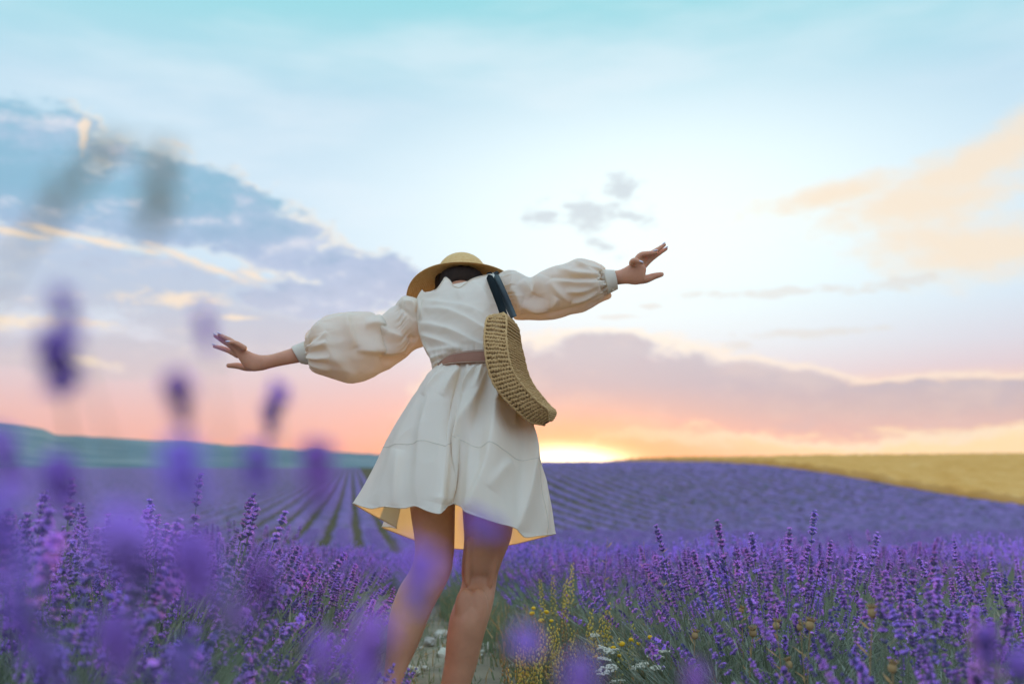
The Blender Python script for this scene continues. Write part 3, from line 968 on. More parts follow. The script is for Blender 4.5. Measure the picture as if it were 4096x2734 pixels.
    SL = [([(1948, 1458), (1893, 1630), (1852, 1760), (1836, 1830), (1792, 2020)], 10, 60, .022), ([(1988, 1466), (1962, 1640), (1944, 1790), (1928, 1880), (1868, 2040)], 60, 12, .022),
          ([(2046, 1560), (2098, 1700), (2102, 1800), (2096, 1900), (2062, 2125)], 46, 10, .022), ([(1868, 1458), (1828, 1560), (1800, 1680), (1785, 1800), (1762, 1990)], 26, 22, -.012),
          ([(1800, 1470), (1725, 1600), (1692, 1720), (1682, 1790), (1664, 2018)], 34, 22, .011), ([(1740, 1490), (1640, 1650), (1570, 1810), (1500, 2020)], 30, 30, .008),
          ([(2160, 1800), (2172, 1900), (2182, 2130)], 18, 8, .010), ([(1905, 1458), (1880, 1520), (1855, 1600)], 8, 12, .010), ([(1925, 1458), (1915, 1510), (1900, 1570)], 7, 10, .008),
          ([(1840, 1462), (1810, 1520), (1775, 1590)], 8, 14, .009), ([(1970, 1462), (1975, 1530), (1970, 1620)], 8, 12, .010), ([(1785, 1474), (1750, 1520), (1700, 1590)], 9, 14, .008), ([(2040, 1850), (2000, 1880), (1950, 1960)], 30, 16, .006),
          ([(1600, 1800), (1590, 1900), (1575, 2025)], 20, 20, .007), ([(2000, 1480), (2030, 1580), (2050, 1700)], 9, 16, .008)]
    SL = [(p_, wl * 1.15, wr * 1.15, am * 1.7) for p_, wl, wr, am in SL]
    g = folds(g, n, SL)
    a = ths[None, :] + 0 * t
    pl = lambda f, sd, v: vnoise(np.c_[(np.cos(a) * f).ravel(), (np.sin(a) * f).ravel(), (t * v + 0 * a).ravel()], sd).reshape(a.shape)
    d = pl(13, 61, 1.5) * .006 * np.exp(-(t / .13) ** 2) * sstep(t, .01, .06) + pl(6, 62, 1.0) * .008 * np.exp(-((t - .12) / .22) ** 2) + pl(4, 64, 2.5) * .006 * sstep(t, .1, .6)
    d = d + fbm(g.reshape(-1, 3) * np.array([7, 7, 5]), 71, 3).reshape(a.shape) * .0035
    d = d + ridged(g.reshape(-1, 3) * np.array([11, 11, 4]), 93).reshape(a.shape) * .0030
    g = g + n * d[..., None]
    skirt = pobj('skirt', g, grid_faces(nr, nc), M['cloth'], dress)
    # ---- seam that runs round the skirt above the hem panel, and the hem edge
    row = 134
    mb = MB(); mb.tube([tuple(q) for q in g[row] + n[row] * .0004], .0009, 4); put('skirt_seam', mb.mesh('skirt_seam', [M['thread']], off=OFF), dress)
    near_i = int(np.argmin(np.abs(project(g[-40])[0] - 2176) + 900 * (g[-40][:, 1] > 2.86)))
    mb = MB(); mb.tube([tuple(q) for q in g[24:-1, near_i] + n[24:-1, near_i] * .0005], .0008, 4); put('panel_seam', mb.mesh('panel_seam', [M['thread']], off=OFF), dress)
    mb = MB(); mb.tube([tuple(q) for q in g[-1]] + [tuple(g[-1, 0])], .0016, 4); put('hem', mb.mesh('hem', [M['cloth']], off=OFF), dress)
    # ---- belt
    top = [(1757, 1478), (1766, 1456), (1799, 1424), (1835, 1410), (1901, 1401), (1972, 1402), (2012, 1410), (2034, 1424)]
    bot = [(1764, 1482), (1773, 1470), (1809, 1459), (1860, 1455), (1937, 1453), (1985, 1459), (2014, 1466), (2032, 1474)]
    yy = [2.955, 2.915, 2.875, 2.858, 2.850, 2.862, 2.885, 2.93]
    A = cr([list(P(x, y, Y)) for (x, y), Y in zip(top, yy)], 60); B = cr([list(P(x, y, Y - .004)) for (x, y), Y in zip(bot, yy)], 60)
    far = lambda E, dz: cr([list(E[-1]), [E[-1][0] - .03, E[-1][1] + .075, E[-1][2] - .03], [(E[0][0] + E[-1][0]) / 2, E[-1][1] + .115, E[-1][2] - .055], [E[0][0] + .03, E[0][1] + .075, E[0][2] - .02], list(E[0])], 40)[1:-1]
    A = np.vstack([A, far(A, 0)]); B = np.vstack([B, far(B, 0)])
    nb = len(A); rows = []
    cenb = A.mean(0)
    out = A - cenb; out[:, 2] = 0; out /= np.linalg.norm(out, axis=1)[:, None]
    for w in np.linspace(0, 1, 7): rows.append(A * (1 - w) + B * w + out * (.011 + .007 * w + .0015 * math.sin(w * math.pi)))
    for w in np.linspace(1, 0, 3): rows.append(A * (1 - w) + B * w + out * .005)
    rows.append(rows[0])
    belt = pobj('belt', rows, grid_faces(len(rows), nb), M['belt'], person)
    for w_ in (.09, .91):
        mb = MB(); pts_ = [tuple(q_) for q_ in (A * (1 - w_) + B * w_ + out * (.0125 + .007 * w_))]
        mb.tube(pts_ + pts_[:1], .0006, 4); put('belt_stitch', mb.mesh('belt_stitch', [M['thread']], off=OFF), belt)
    return dress


DRESS = build_dress()


# ------------------------------------------------------------------ body: one continuous skin
HATC = P(1850, 1152, 3.335)
HATN = Vector((-0.075, math.sin(R(32)), math.cos(R(32)))).normalized()


def build_body():
    parts = MB()

    def closed_loft(st, nr=40, nc=28, k=0.95, axis=None):
        g, _ = loft(st, nr, nc, k, axis)
        b = len(parts.v)
        v = g.reshape(-1, 3)
        f = [tuple(q) for q in grid_faces(nr, nc)]
        v = np.vstack([v, g[0].mean(0), g[-1].mean(0)])
        i0, i1 = nr * nc, nr * nc + 1
        f += [(i0, (j + 1) % nc, j) for j in range(nc)] + [(i1, (nr - 1) * nc + j, (nr - 1) * nc + (j + 1) % nc) for j in range(nc)]
        parts.add(v, f)

    def limb(pts, rad, n=14):
        """tapered chain with rounded ends"""
        p = cr([list(q) for q in pts], 5 * len(pts)); r = cr([[x] for x in rad], 5 * len(pts))[:, 0]
        parts.tube([tuple(q) for q in p], list(r), n)
        parts.ball(p[0], r[0], seg=n, rings=8); parts.ball(p[-1], r[-1], seg=n, rings=8)

    # right leg
    closed_loft([(1858, 1700, 2050, 1700, 2.93), (1852, 1900, 2056, 1900, 2.90), (1849, 2027, 2056, 2060, 2.88), (1856, 2154, 2043, 2154, 2.86), (1848, 2240, 2010, 2240, 2.857, .9), (1846, 2290, 1993, 2290, 2.868, .86),
                 (1847, 2332, 1984, 2345, 2.862, .9), (1823, 2400, 1973, 2410, 2.84), (1801, 2461, 1957, 2472, 2.825), (1788, 2537, 1934, 2550, 2.828), (1779, 2640, 1910, 2650, 2.84), (1764, 2732, 1884, 2732, 2.845), (1762, 2800, 1862, 2800, 2.85)], 70, 36)
    # left leg, the heel coming up behind
    closed_loft([(1650, 1700, 1835, 1700, 2.93), (1640, 1900, 1828, 1900, 2.89), (1640, 2029, 1821, 2022, 2.86), (1658, 2159, 1818, 2180, 2.84), (1655, 2236, 1812, 2240, 2.83), (1634, 2290, 1804, 2290, 2.82),
                 (1597, 2348, 1770, 2362, 2.80), (1566, 2430, 1728, 2440, 2.78), (1552, 2500, 1700, 2510, 2.765), (1546, 2580, 1668, 2590, 2.755), (1540, 2660, 1632, 2665, 2.745), (1530, 2740, 1606, 2740, 2.735), (1524, 2800, 1596, 2800, 2.735)], 70, 36)
    # hamstring tendons and the two heads of the calf, at the back of the right knee
    limb([P(1880, 2170, 2.814), P(1872, 2260, 2.816), P(1868, 2330, 2.820)], [.012, .011, .008], 10)
    limb([P(1985, 2190, 2.822), P(1972, 2270, 2.822), P(1962, 2335, 2.826)], [.012, .010, .008], 10)
    parts.ball(P(1860, 2440, 2.800), (.030, .022, .062), seg=16, rings=10)
    parts.ball(P(1912, 2435, 2.802), (.028, .022, .058), seg=16, rings=10)
    limb([P(1700, 2180, 2.80), P(1690, 2260, 2.798), P(1680, 2320, 2.795)], [.012, .010, .008], 10)
    # feet
    a = P(1812, 2815, 2.86); limb([a, a + Vector((.01, .07, -.03)), a + Vector((.015, .15, -.05))], [.036, .034, .026]); parts.ball(a + Vector((0, -.03, -.025)), (.032, .036, .036), seg=14, rings=8)
    a = P(1560, 2815, 2.74); limb([a, a + Vector((0, .07, -.03)), a + Vector((.0, .15, -.05))], [.036, .034, .026]); parts.ball(a + Vector((0, -.03, -.02)), (.032, .036, .036), seg=14, rings=8)
    # hips and trunk
    limb([P(1770, 1720, 2.93), P(1850, 1690, 2.93), P(1930, 1720, 2.93)], [.085, .10, .085], 24)
    limb([P(1850, 1690, 2.94), P(1865, 1560, 2.95), P(1880, 1450, 2.965)], [.10, .088, .066], 24)
    limb([P(1880, 1450, 2.99), P(1860, 1330, 3.08), P(1848, 1240, 3.15), P(1845, 1190, 3.20)], [.066, .080, .078, .06], 24)
    limb([P(1720, 1235, 3.175), P(1845, 1200, 3.20), P(1985, 1165, 3.20)], [.036, .05, .036], 18)
    # neck and head
    limb([P(1845, 1195, 3.19), P(1848, 1150, 3.225), P(1850, 1115, 3.27)], [.05, .046, .05], 18)
    hc = HATC - HATN * .032
    parts.ball(hc, (.073, .086, .096), seg=28, rings=18, axis=HATN)
    upv = HATN; fwd = HATN.cross(Vector((-1, 0, 0))).normalized()
    parts.ball(hc + fwd * .055 - upv * .045, (.05, .045, .055), seg=18, rings=12)      # jaw
    limb([hc + fwd * .088 + upv * .012, hc + fwd * .108 - upv * .022], [.009, .013], 10)  # nose
    for sx in (-1, 1): parts.ball(hc + Vector((sx * .076, .005, 0)) - upv * .015, (.010, .018, .030), seg=10, rings=8)
    limb([hc + fwd * .098 - upv * .052 + Vector((-.02, 0, 0)), hc + fwd * .103 - upv * .052, hc + fwd * .098 - upv * .052 + Vector((.02, 0, 0))], [.006, .008, .006], 10)
    # arms inside the sleeves
    limb([P(1715, 1240, 3.17), P(1450, 1390, 3.12), P(1250, 1405, 3.065)], [.042, .036, .028])
    limb([P(1990, 1170, 3.19), P(2230, 1170, 3.15), P(2420, 1125, 3.085)], [.042, .036, .026])
    # left forearm, wrist
    closed_loft([(1240, 1362, 1250, 1440, 3.055, .8), (1190, 1383, 1205, 1448, 3.05, .8), (1140, 1400, 1160, 1456, 3.045, .8), (1098, 1413, 1122, 1463, 3.04, .8), (1072, 1418, 1084, 1472, 3.035, .75), (1048, 1418, 1050, 1482, 3.03, .62)], 40, 24)
    # palms: flattened lofts, little-finger side towards us
    closed_loft([(1066, 1420, 1072, 1474, 3.033, .62), (1036, 1417, 1034, 1484, 3.03, .50), (1010, 1409, 1002, 1482, 3.03, .44), (990, 1399, 976, 1468, 3.025, .40), (974, 1384, 952, 1432, 3.02, .42), (962, 1382, 944, 1416, 3.018, .4)], 36, 24)
    f = lambda pts, rad: limb([P(x, y, Y) for x, y, Y in pts], rad, 10)
    f([(978, 1392, 3.000), (960, 1380, 2.994), (936, 1369, 2.99), (912, 1371, 2.99)], [.0095, .0085, .0078, .006])           # little
    f([(968, 1397, 3.012), (936, 1370, 3.008), (905, 1352, 3.005), (876, 1338, 3.003)], [.010, .0088, .008, .006])           # ring
    f([(958, 1408, 3.022), (922, 1382, 3.022), (888, 1360, 3.020), (859, 1342, 3.018)], [.010, .009, .0082, .006])           # middle
    f([(950, 1420, 3.035), (916, 1402, 3.040), (884, 1391, 3.042), (856, 1384, 3.042)], [.010, .009, .0082, .006])           # index
    f([(1020, 1462, 3.040), (985, 1468, 3.052), (950, 1462, 3.060), (914, 1461, 3.062)], [.018, .0125, .0105, .008])         # thumb
    # right wrist, palm, fingers
    closed_loft([(2400, 1092, 2412, 1150, 3.085, .8), (2450, 1083, 2462, 1140, 3.08, .8), (2474, 1080, 2494, 1136, 3.075, .7)], 24, 24)
    closed_loft([(2462, 1084, 2478, 1138, 3.078, .66), (2488, 1074, 2508, 1136, 3.07, .52), (2510, 1062, 2548, 1139, 3.065, .44), (2526, 1048, 2578, 1126, 3.06, .40), (2540, 1038, 2584, 1090, 3.055, .42), (2556, 1034, 2586, 1072, 3.052, .4)], 36, 24)
    f([(2528, 1052, 3.040), (2534, 1042, 3.03), (2550, 1043, 3.022), (2568, 1053, 3.02)], [.011, .0095, .008, .006])
    f([(2542, 1046, 3.050), (2562, 1020, 3.045), (2594, 1013, 3.042), (2626, 1010, 3.042)], [.0105, .0095, .0085, .0062])
    f([(2560, 1050, 3.062), (2590, 1022, 3.062), (2628, 1000, 3.060), (2658, 978, 3.060)], [.0105, .0095, .0085, .0062])
    f([(2576, 1062, 3.075), (2604, 1036, 3.080), (2636, 1012, 3.082), (2666, 994, 3.082)], [.0105, .009, .0082, .006])
    f([(2540, 1112, 3.075), (2580, 1116, 3.085), (2614, 1105, 3.092), (2646, 1097, 3.094)], [.020, .0145, .0115, .0085])
    raw = parts.mesh('raw', [M['skin']])
    tmp = put('raw', raw)
    md = tmp.modifiers.new('r', 'REMESH'); md.mode = 'VOXEL'; md.voxel_size = 0.0038; md.use_smooth_shade = True
    sm = tmp.modifiers.new('s', 'SMOOTH'); sm.factor = 0.5; sm.iterations = 3
    dg = bpy.context.evaluated_depsgraph_get()
    me = bpy.data.meshes.new_from_object(tmp.evaluated_get(dg))
    bpy.data.objects.remove(tmp, do_unlink=True)
    me.name = 'body'
    me.transform(Matrix.Translation(-FEET))
    me.materials.clear(); me.materials.append(M['skin'])
    me.polygons.foreach_set('use_smooth', np.full(len(me.polygons), True))
    print('body faces', len(me.polygons))
    body = put('body', me, person)

    # nails
    def nail(a, b, up, L=.0080, w=.0056):
        a = P(*a); b = P(*b); d = (a - b).normalized()
        u = Vector(up); u = (u - d * u.dot(d)).normalized()
        mb = MB(); mb.ball(a + u * .0034 - d * .003, (w, .0026, L), seg=10, rings=6, axis=d)
        me = mb.mesh('fingernail', [M['nail']], off=OFF)
        put('fingernail', me, body)
    nail((908, 1368, 2.988), (936, 1369, 2.99), (0, -.7, .7)); nail((871, 1334, 3.0), (905, 1352, 3.005), (-.2, -.3, 1)); nail((854, 1338, 3.015), (888, 1360, 3.02), (-.2, -.3, 1))
    nail((851, 1381, 3.04), (884, 1391, 3.042), (0, -.2, 1)); nail((908, 1461, 3.062), (950, 1462, 3.06), (-.3, .9, .3))
    nail((2568, 1051, 3.017), (2550, 1043, 3.022), (0.3, -.8, .5)); nail((2626, 1005, 3.04), (2594, 1013, 3.042), (0, -.3, 1)); nail((2660, 974, 3.058), (2628, 1000, 3.06), (0, .4, 1)); nail((2670, 991, 3.08), (2636, 1012, 3.082), (.2, -.2, 1))
    nail((2650, 1096, 3.094), (2614, 1105, 3.092), (.4, .9, .1))
    # eyes and brows, on the side turned from us
    for sx in (-1, 1):
        mb = MB(); mb.ball(hc + fwd * .077 + upv * .008 + Vector((sx * .030, 0, 0)), .011, seg=12, rings=8)
        put('eye', mb.mesh('eye', [M['nail']], off=OFF), body)
    # hair: a combed cap drawn to a low knot at the nape
    mb = MB()
    q = upv.to_track_quat('Z', 'Y')
    nv, nu = 46, 120
    rows = []
    for i in range(nv):
        a = math.pi * 0.70 * i / (nv - 1)
        row = []
        for j in range(nu):
            b = 2 * math.pi * j / nu
            back = max(0, -math.sin(b))
            r = 1.0 + 0.010 * math.sin(j * 2.6 * 2) + 0.012 * mnoise.noise((j * .55, i * .05, 0)) + .05 * back * (i / nv)
            lim = 0.70 + 0.24 * back - 0.28 * max(0, math.sin(b))
            aa = a / 0.70 * lim
            row.append(hc + q @ Vector((.079 * r * math.sin(aa) * math.cos(b), .093 * r * math.sin(aa) * math.sin(b), .104 * r * math.cos(aa))))
        rows.append(row)
    mb.add([p for r_ in rows for p in r_], [tuple(x) for x in grid_faces(nv, nu)])
    nb = P(1846, 1106, 3.21)
    mb.ball(nb, (.068, .038, .032), seg=30, rings=16)
    hr = random.Random(17)
    for s_ in range(260):
        ph = hr.uniform(-1.0, 1.0); pts_ = []
        for k_ in range(9):
            a_ = math.pi * (0.06 + .88 * k_ / 8); b_ = ph + hr.gauss(0, .03)
            pts_.append(tuple(nb + Vector((-math.cos(a_) * .071, -abs(math.cos(b_)) * .041 * math.sin(a_) - .001, math.sin(b_) * .036 * math.sin(a_) ** .6 - .010 * math.cos(a_) ** 2 + hr.gauss(0, .0012)))))
        mb.tube(pts_, .0012, 3)
    mb.ball(P(1775, 1130, 3.27), (.03, .03, .05), seg=16, rings=10)
    rnd = random.Random(4)
    nape = P(1842, 1140, 3.235)
    for s in range(170):
        b = -math.pi / 2 + rnd.uniform(-1.35, 1.35); a0 = rnd.uniform(.8, 1.3)
        pa = hc + q @ Vector((.082 * math.sin(a0) * math.cos(b), .097 * math.sin(a0) * math.sin(b), .106 * math.cos(a0)))
        a1 = a0 + .6
        pb = hc + q @ Vector((.083 * math.sin(a1) * math.cos(b) * .9, .099 * math.sin(a1) * math.sin(b), .104 * math.cos(a1)))
        pc = nape + Vector((rnd.gauss(0, .03), rnd.gauss(0, .006), rnd.gauss(0, .012)))
        mb.tube([tuple(x) for x in cr([list(pa), list(pb), list(pc)], 7)], .0016, 3)
    for s in range(60):
        a = nape + Vector((rnd.gauss(0, .028), rnd.gauss(0, .008), rnd.gauss(0, .008)))
        side = -1 if a.x < nape.x else 1
        e = a + Vector((side * rnd.uniform(.0, .04), .02, -rnd.uniform(.03, .07)))
        mb.tube([tuple(a), tuple((a + e) / 2 + Vector((side * .008, -.006, 0))), tuple(e)], .0014, 3)
    put('hair', mb.mesh('hair', [M['hair']], off=OFF), person)
    return hc


HEAD = build_body()


# ------------------------------------------------------------------ straw hat
def build_hat():
    base = Vector(HATC)
    hat = root_at('straw_hat', base, 'wide-brimmed pale straw sun hat on the bowed head', 'hat')
    n = HATN
    q = n.to_track_quat('Z', 'Y')
    nu = 160

    def lathe(prof, droop=0.0, name='brim'):
        rows = []
        for (r, h, s) in prof:
            row = []
            for j in range(nu):
                b = 2 * math.pi * j / nu
                wob = 0.006 * math.sin(2 * b + .8) * (r / .19) ** 2 + .004 * math.sin(3 * b) * (r / .19) ** 3
                row.append(q @ Vector((r * 1.03 * math.cos(b), r * math.sin(b), h + wob)))
            rows.append(row)
        return rows
    # brim: coiled braid, upper and under side
    up, dn = [], []
    for i in range(121):
        s = i / 120
        r = .087 + s * .098
        h = -.046 * s ** 1.15 + 0.0011 * abs(math.sin(s * math.pi * 15))
        up.append((r, h, s)); dn.append((r, h - .0034 - .0, s))
    rows = lathe(up + dn[::-1] + up[:1])
    me = mesh_from('brim', np.array(rows).reshape(-1, 3), grid_faces(len(rows), nu), [M['straw']])
    put('brim', me, hat)
    prof = []
    for i in range(141):
        s = i / 140
        a = s * math.pi / 2
        if s < .35:
            r = .0885 - .002 * (s / .35); h = .035 * (s / .35)
        else:
            w = (s - .35) / .65 * math.pi / 2
            r = .0865 * math.cos(w) ** .8; h = .035 + .098 * math.sin(w)
        k = 0.0011 * abs(math.sin(s * math.pi * 17))
        prof.append((max(r + k, .0005), h + k * .5, s))
    inn = [(max(r - .003, .0004), h - .003, s) for r, h, s in prof]
    rows = lathe(prof + inn[::-1])
    me = mesh_from('crown', np.array(rows).reshape(-1, 3), grid_faces(len(rows), nu), [M['straw']])
    put('crown', me, hat)


build_hat()


# ------------------------------------------------------------------ crocheted shoulder bag
def build_bag():
    left = [(1985, 1238), (1971, 1260), (1969, 1323), (1975, 1385), (1988, 1461), (2013, 1533), (2054, 1589), (2105, 1643), (2146, 1680), (2180, 1688)]
    right = [(2020, 1225), (2050, 1262), (2057, 1334), (2067, 1390), (2080, 1451), (2106, 1507), (2146, 1558), (2187, 1604), (2216, 1632), (2207, 1672)]
    Y0 = 2.64
    n = 90
    Lp = cr(left, n); Rp = cr(right, n)
    A = np.array([list(P(x, y, Y0)) for x, y in Lp]); B = np.array([list(P(x, y, Y0)) for x, y in Rp])
    s = np.linspace(-1, 1, n)
    Rd = 0.156
    q = Rd * np.sqrt(np.clip(1 - s ** 2, 0, 1))          # half depth of the round at each height
    bdir = np.array([0.165, 1.0, 0.02])                  # the round's plane runs away from us
    base = Vector(P(2180, 1690, Y0))
    bag = root_at('shoulder_bag', base, 'round crocheted jute shoulder bag hanging at the woman\'s right hip', 'bag')
    off = np.array(base)
    cen = (A + B) / 2; wid = (B - A)
    thick = np.linalg.norm(wid, axis=1)[:, None]; wd = wid / thick
    # surface: near rim strip, right round, far rim, left round
    def strip(f0, f1, d0, d1, m):
        out = []
        for w in np.linspace(0, 1, m):
            f = f0 + (f1 - f0) * w; d = d0 + (d1 - d0) * w
            bul = 0.010 * math.sin(math.pi * w) * (1 if d0 == d1 else 0)
            out.append(cen + wid * f + bdir * (d * q)[:, None] - bdir * bul * np.sign(-d if d0 == d1 else 0))
        return out
    # gusset crochet: rows of rounded stitches on the rim, and the rounds
    core = strip(-.5, .5, 0.0, 0.0, 6)
    rows = strip(-.5, .5, -1.0 + 0, -1.0, 8)
    base_rows = [np.array(r) for r in strip(-.47, .47, -.97, -.97, 8)] + [np.array(r) for r in strip(.47, .47, -.97, .97, 16)] + [np.array(r) for r in strip(.47, -.47, .97, .97, 8)] + [np.array(r) for r in strip(-.47, -.47, .97, -.97, 16)]
    g = np.stack(base_rows, 1) + np.array([0, Rd * 0.92, 0])
    # near rim sits at Y0 at mid height
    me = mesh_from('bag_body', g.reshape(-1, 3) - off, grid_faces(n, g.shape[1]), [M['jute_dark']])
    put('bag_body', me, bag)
    mb = MB(); rnd = random.Random(9)

    def surf(si, f, d):
        i = np.clip((si + 1) / 2 * (n - 1), 0, n - 1.001); k = int(i); w = i - k
        get = lambda arr: arr[k] * (1 - w) + arr[k + 1] * w
        return get(cen) + get(wid) * f + bdir * (d * get(q[:, None])) + np.array([0, Rd * .92, 0])
    # rim: rows across, stitches in V pairs
    nrow = 35
    for ri in range(nrow):
        si = -0.985 + 1.97 * (ri + .5) / nrow
        tan = Vector(surf(min(si + .02, .99), 0, -1) - surf(max(si - .02, -.99), 0, -1)).normalized()
        for k in range(8):
            f = -.47 + .94 * (k + .5 + (.25 if ri % 2 else -.25) * .6) / 8
            c = Vector(surf(si, f, -1.0)) + Vector((rnd.gauss(0, .0007), -.0015 - .004 * (1 - (2 * f) ** 2) + rnd.gauss(0, .0008), rnd.gauss(0, .0007)))
            wdv = Vector(wd[int((si + 1) / 2 * (n - 1))])
            for sg in (-1, 1):
                ax = (tan * 1.0 + wdv * sg * .55).normalized()
                mb.ball(c + wdv * sg * .0024, (.0027 * rnd.uniform(.8, 1.2), .0034, .0062 * rnd.uniform(.85, 1.15)), seg=6, rings=4, axis=ax + Vector((rnd.gauss(0, .06),) * 3))
    # rounds (both faces): finer stitches
    for side in (-.5, .5):
        for ri in range(46):
            si = -0.96 + 1.92 * (ri + .5) / 46
            w = math.sqrt(max(0, 1 - si * si)); m = max(2, int(2 * w * Rd / .0085))
            for k in range(m):
                d = -.97 + 1.94 * (k + .5 * (ri % 2) + .25) / m
                if abs(d) > .98: continue
                c = Vector(surf(si, side, d)) + Vector((rnd.gauss(0, .0005),) * 3)
                mb.ball(c, (.0042, .0028, .0034), seg=5, rings=3, axis=Vector(bdir) + Vector((0, 0, .35 if ri % 2 else -.35)))
    st = put('stitches', mb.mesh('stitches', [M['jute']], off=off), bag); st['kind'] = 'stuff'
    # corded edges where the rounds meet the rim
    for side in (-.49, .49):
        mb = MB(); pts = []
        for i in range(150):
            a = 2 * math.pi * i / 149
            si, d = math.cos(a) * .985, math.sin(a)
            pts.append(tuple(Vector(surf(si, side, -1.0 if d < 0 else 1.0)) + Vector((0, -.003 if d < 0 else .003, .0006 * math.sin(i * 2.4)))))
        mb.tube(pts, [.0030 + .0009 * math.sin(i * 2.1) for i in range(150)], 6)
        put('corded_edge', mb.mesh('corded_edge', [M['jute']], off=off), bag)

    def strap(ctrl, w0, name, mat='black'):
        """leather band: ctrl (px, py, Y, half-width px)"""
        rows = []
        c = cr(ctrl, 40)
        for i, (x, y, Y, hw) in enumerate(c):
            d = c[min(i + 1, 39), :2] - c[max(i - 1, 0), :2]; d /= np.linalg.norm(d) + 1e-9
            nx, ny = -d[1], d[0]
            a = P(x + nx * hw, y + ny * hw, Y); b = P(x - nx * hw, y - ny * hw, Y + .006)
            m_ = (a + b) / 2 + Vector((0, -.0012, 0)); t_ = Vector((0, .003, 0))
            rows.append([a, m_, b, b + t_, m_ + t_, a + t_])
        me = mesh_from(name, np.array([[list(q) for q in r] for r in rows]).reshape(-1, 3) - off, grid_faces(40, 6), [M[mat]])
        put(name, me, bag)
    def over_shoulder(bottom, up):
        c = list(bottom)
        ys = [on_bodice(x, y) for (x, y, hw) in up]
        ys = [h[1] if h else 3.17 for h in ys]
        for i, (x, y, hw) in enumerate(up):
            w = (i + 1) / len(up)
            c.append((x, y, min(bottom[-1][2] * (1 - w) + ys[-1] * w, ys[i]) - .014, hw))
        x, y, Y, hw = c[-1]
        c += [(x + 1, y - 8, Y + .035, hw), (x + 6, y + 14, Y + .09, hw), (x + 16, y + 70, Y + .11, hw)]
        return c
    strap(over_shoulder([(2016, 1262, 2.76, 15), (2003, 1222, 2.86, 15)], [(1985, 1175, 15), (1968, 1132, 15), (1958, 1106, 13)]), .02, 'strap', 'black_matte')
    strap(over_shoulder([(2056, 1268, 2.80, 13), (2036, 1226, 2.90, 15)], [(2012, 1172, 16), (1992, 1126, 15), (1984, 1104, 13)]), .02, 'strap')


build_bag()


# ------------------------------------------------------------------ lavender close by
def flower_head(mb, rnd, base, axis, length, full=1.0, rich=1.0):
    """whorls of calyces with a few open petals round the top of a stalk; the lowest whorl stands apart"""
    ax = Vector(axis).normalized()
    a = ax.orthogonal().normalized(); b = ax.cross(a)
    nw = rnd.choice((5, 6, 6, 7))
    pos = [-0.42 * length * rnd.uniform(.8, 1.3)] if rnd.random() < .7 else []
    pos += [length * ((i + (rnd.uniform(-.28, .28) if 0 < i < nw - 1 else 0)) / (nw - 1)) ** .9 for i in range(nw)]
    for i, h in enumerate(pos):
        c = Vector(base) + ax * h
        top = i == len(pos) - 1
        fw = full * rnd.uniform(.8, 1.25)
        k = rnd.choice((5, 6, 7, 8)) if not top else 5
        w0 = rnd.uniform(0, 6.28)
        openness = rnd.uniform(.25, .95) * rich
        for j in range(k):
            w = w0 + 6.283 * j / k + rnd.uniform(-.2, .2)
            o = a * math.cos(w) + b * math.sin(w)
            tilt = rnd.uniform(.55, 1.0) if not top else rnd.uniform(.2, .5)
            d = (o * tilt + ax * 1.0).normalized()
            s = d.orthogonal().normalized(); t = d.cross(s)
            L = .0082 * fw * rnd.uniform(.8, 1.25); wd = .0018 * fw
            p0 = c + o * .0006; p1 = p0 + d * L * .55; p2 = p0 + d * L
            v = [p0, p1 + s * wd, p1 + t * wd, p1 - s * wd, p1 - t * wd, p2 + s * wd * .55, p2 + t * wd * .55, p2 - s * wd * .55, p2 - t * wd * .55]
            f = [(0, 2, 1), (0, 3, 2), (0, 4, 3), (0, 1, 4), (1, 2, 6, 5), (2, 3, 7, 6), (3, 4, 8, 7), (4, 1, 5, 8)]
            mb.add(v, f, 1)
            if rnd.random() < openness:
                # corolla: five little lobes flaring from the calyx mouth
                q = p2 + d * .0006
                lob = []
                m = 5
                for z in range(m):
                    y = 6.283 * z / m + rnd.uniform(-.2, .2)
                    e = s * math.cos(y) + t * math.sin(y)
                    R0 = .0050 * fw * rnd.uniform(.7, 1.3)
                    g = s * math.cos(y + .55) + t * math.sin(y + .55); g2 = s * math.cos(y - .55) + t * math.sin(y - .55)
                    tip = q + e * R0 + d * .0016
                    mb.add([q, q + g2 * R0 * .6 + d * .0018, tip, q + g * R0 * .6 + d * .0018], [(0, 1, 2, 3)], 2)


def stalk_mesh(seed, length, bend, rich=1.0, full=1.0, hl_scale=1.0):
    rnd = random.Random(seed)
    mb = MB()
    hl = rnd.uniform(.034, .052) * hl_scale
    pts = []
    w = rnd.uniform(0, 6.28)
    n = 6
    for i in range(n):
        s = i / (n - 1)
        o = bend * s * s
        pts.append(Vector((math.cos(w) * o, math.sin(w) * o, s * (length - hl))))
    ax = (pts[-1] - pts[-2]).normalized()
    end = pts[-1] + ax * hl
    mb.tube([tuple(p) for p in pts] + [tuple(end)], [.0011] * (n - 1) + [.0009, .0006], 4, 0, False)
    # one or two pairs of narrow leaves low on the stalk
    for s in (rnd.uniform(.1, .3), rnd.uniform(.3, .5)):
        c = pts[0].lerp(pts[-1], s)
        for sg in (-1, 1):
            d = Vector((sg * math.cos(w + 1), sg * math.sin(w + 1), 1.4)).normalized()
            q = d.cross(Vector((0, 0, 1))).normalized() * .0016
            L = rnd.uniform(.02, .04)
            mb.add([c, c + d * L * .5 + q, c + d * L, c + d * L * .5 - q], [(0, 1, 2, 3)], 0)
    flower_head(mb, rnd, pts[-1], ax, hl, full, rich)
    me = mb.mesh('flower_stalk', [M['stem'], M['calyx'], M['petal']], smooth=False)
    return me, end


STALKS = [stalk_mesh(100 + i, 0.36 + 0.018 * (i % 6), 0.02 + 0.012 * (i % 5), 0.5 + 0.12 * (i % 6), 0.9) for i in range(14)]

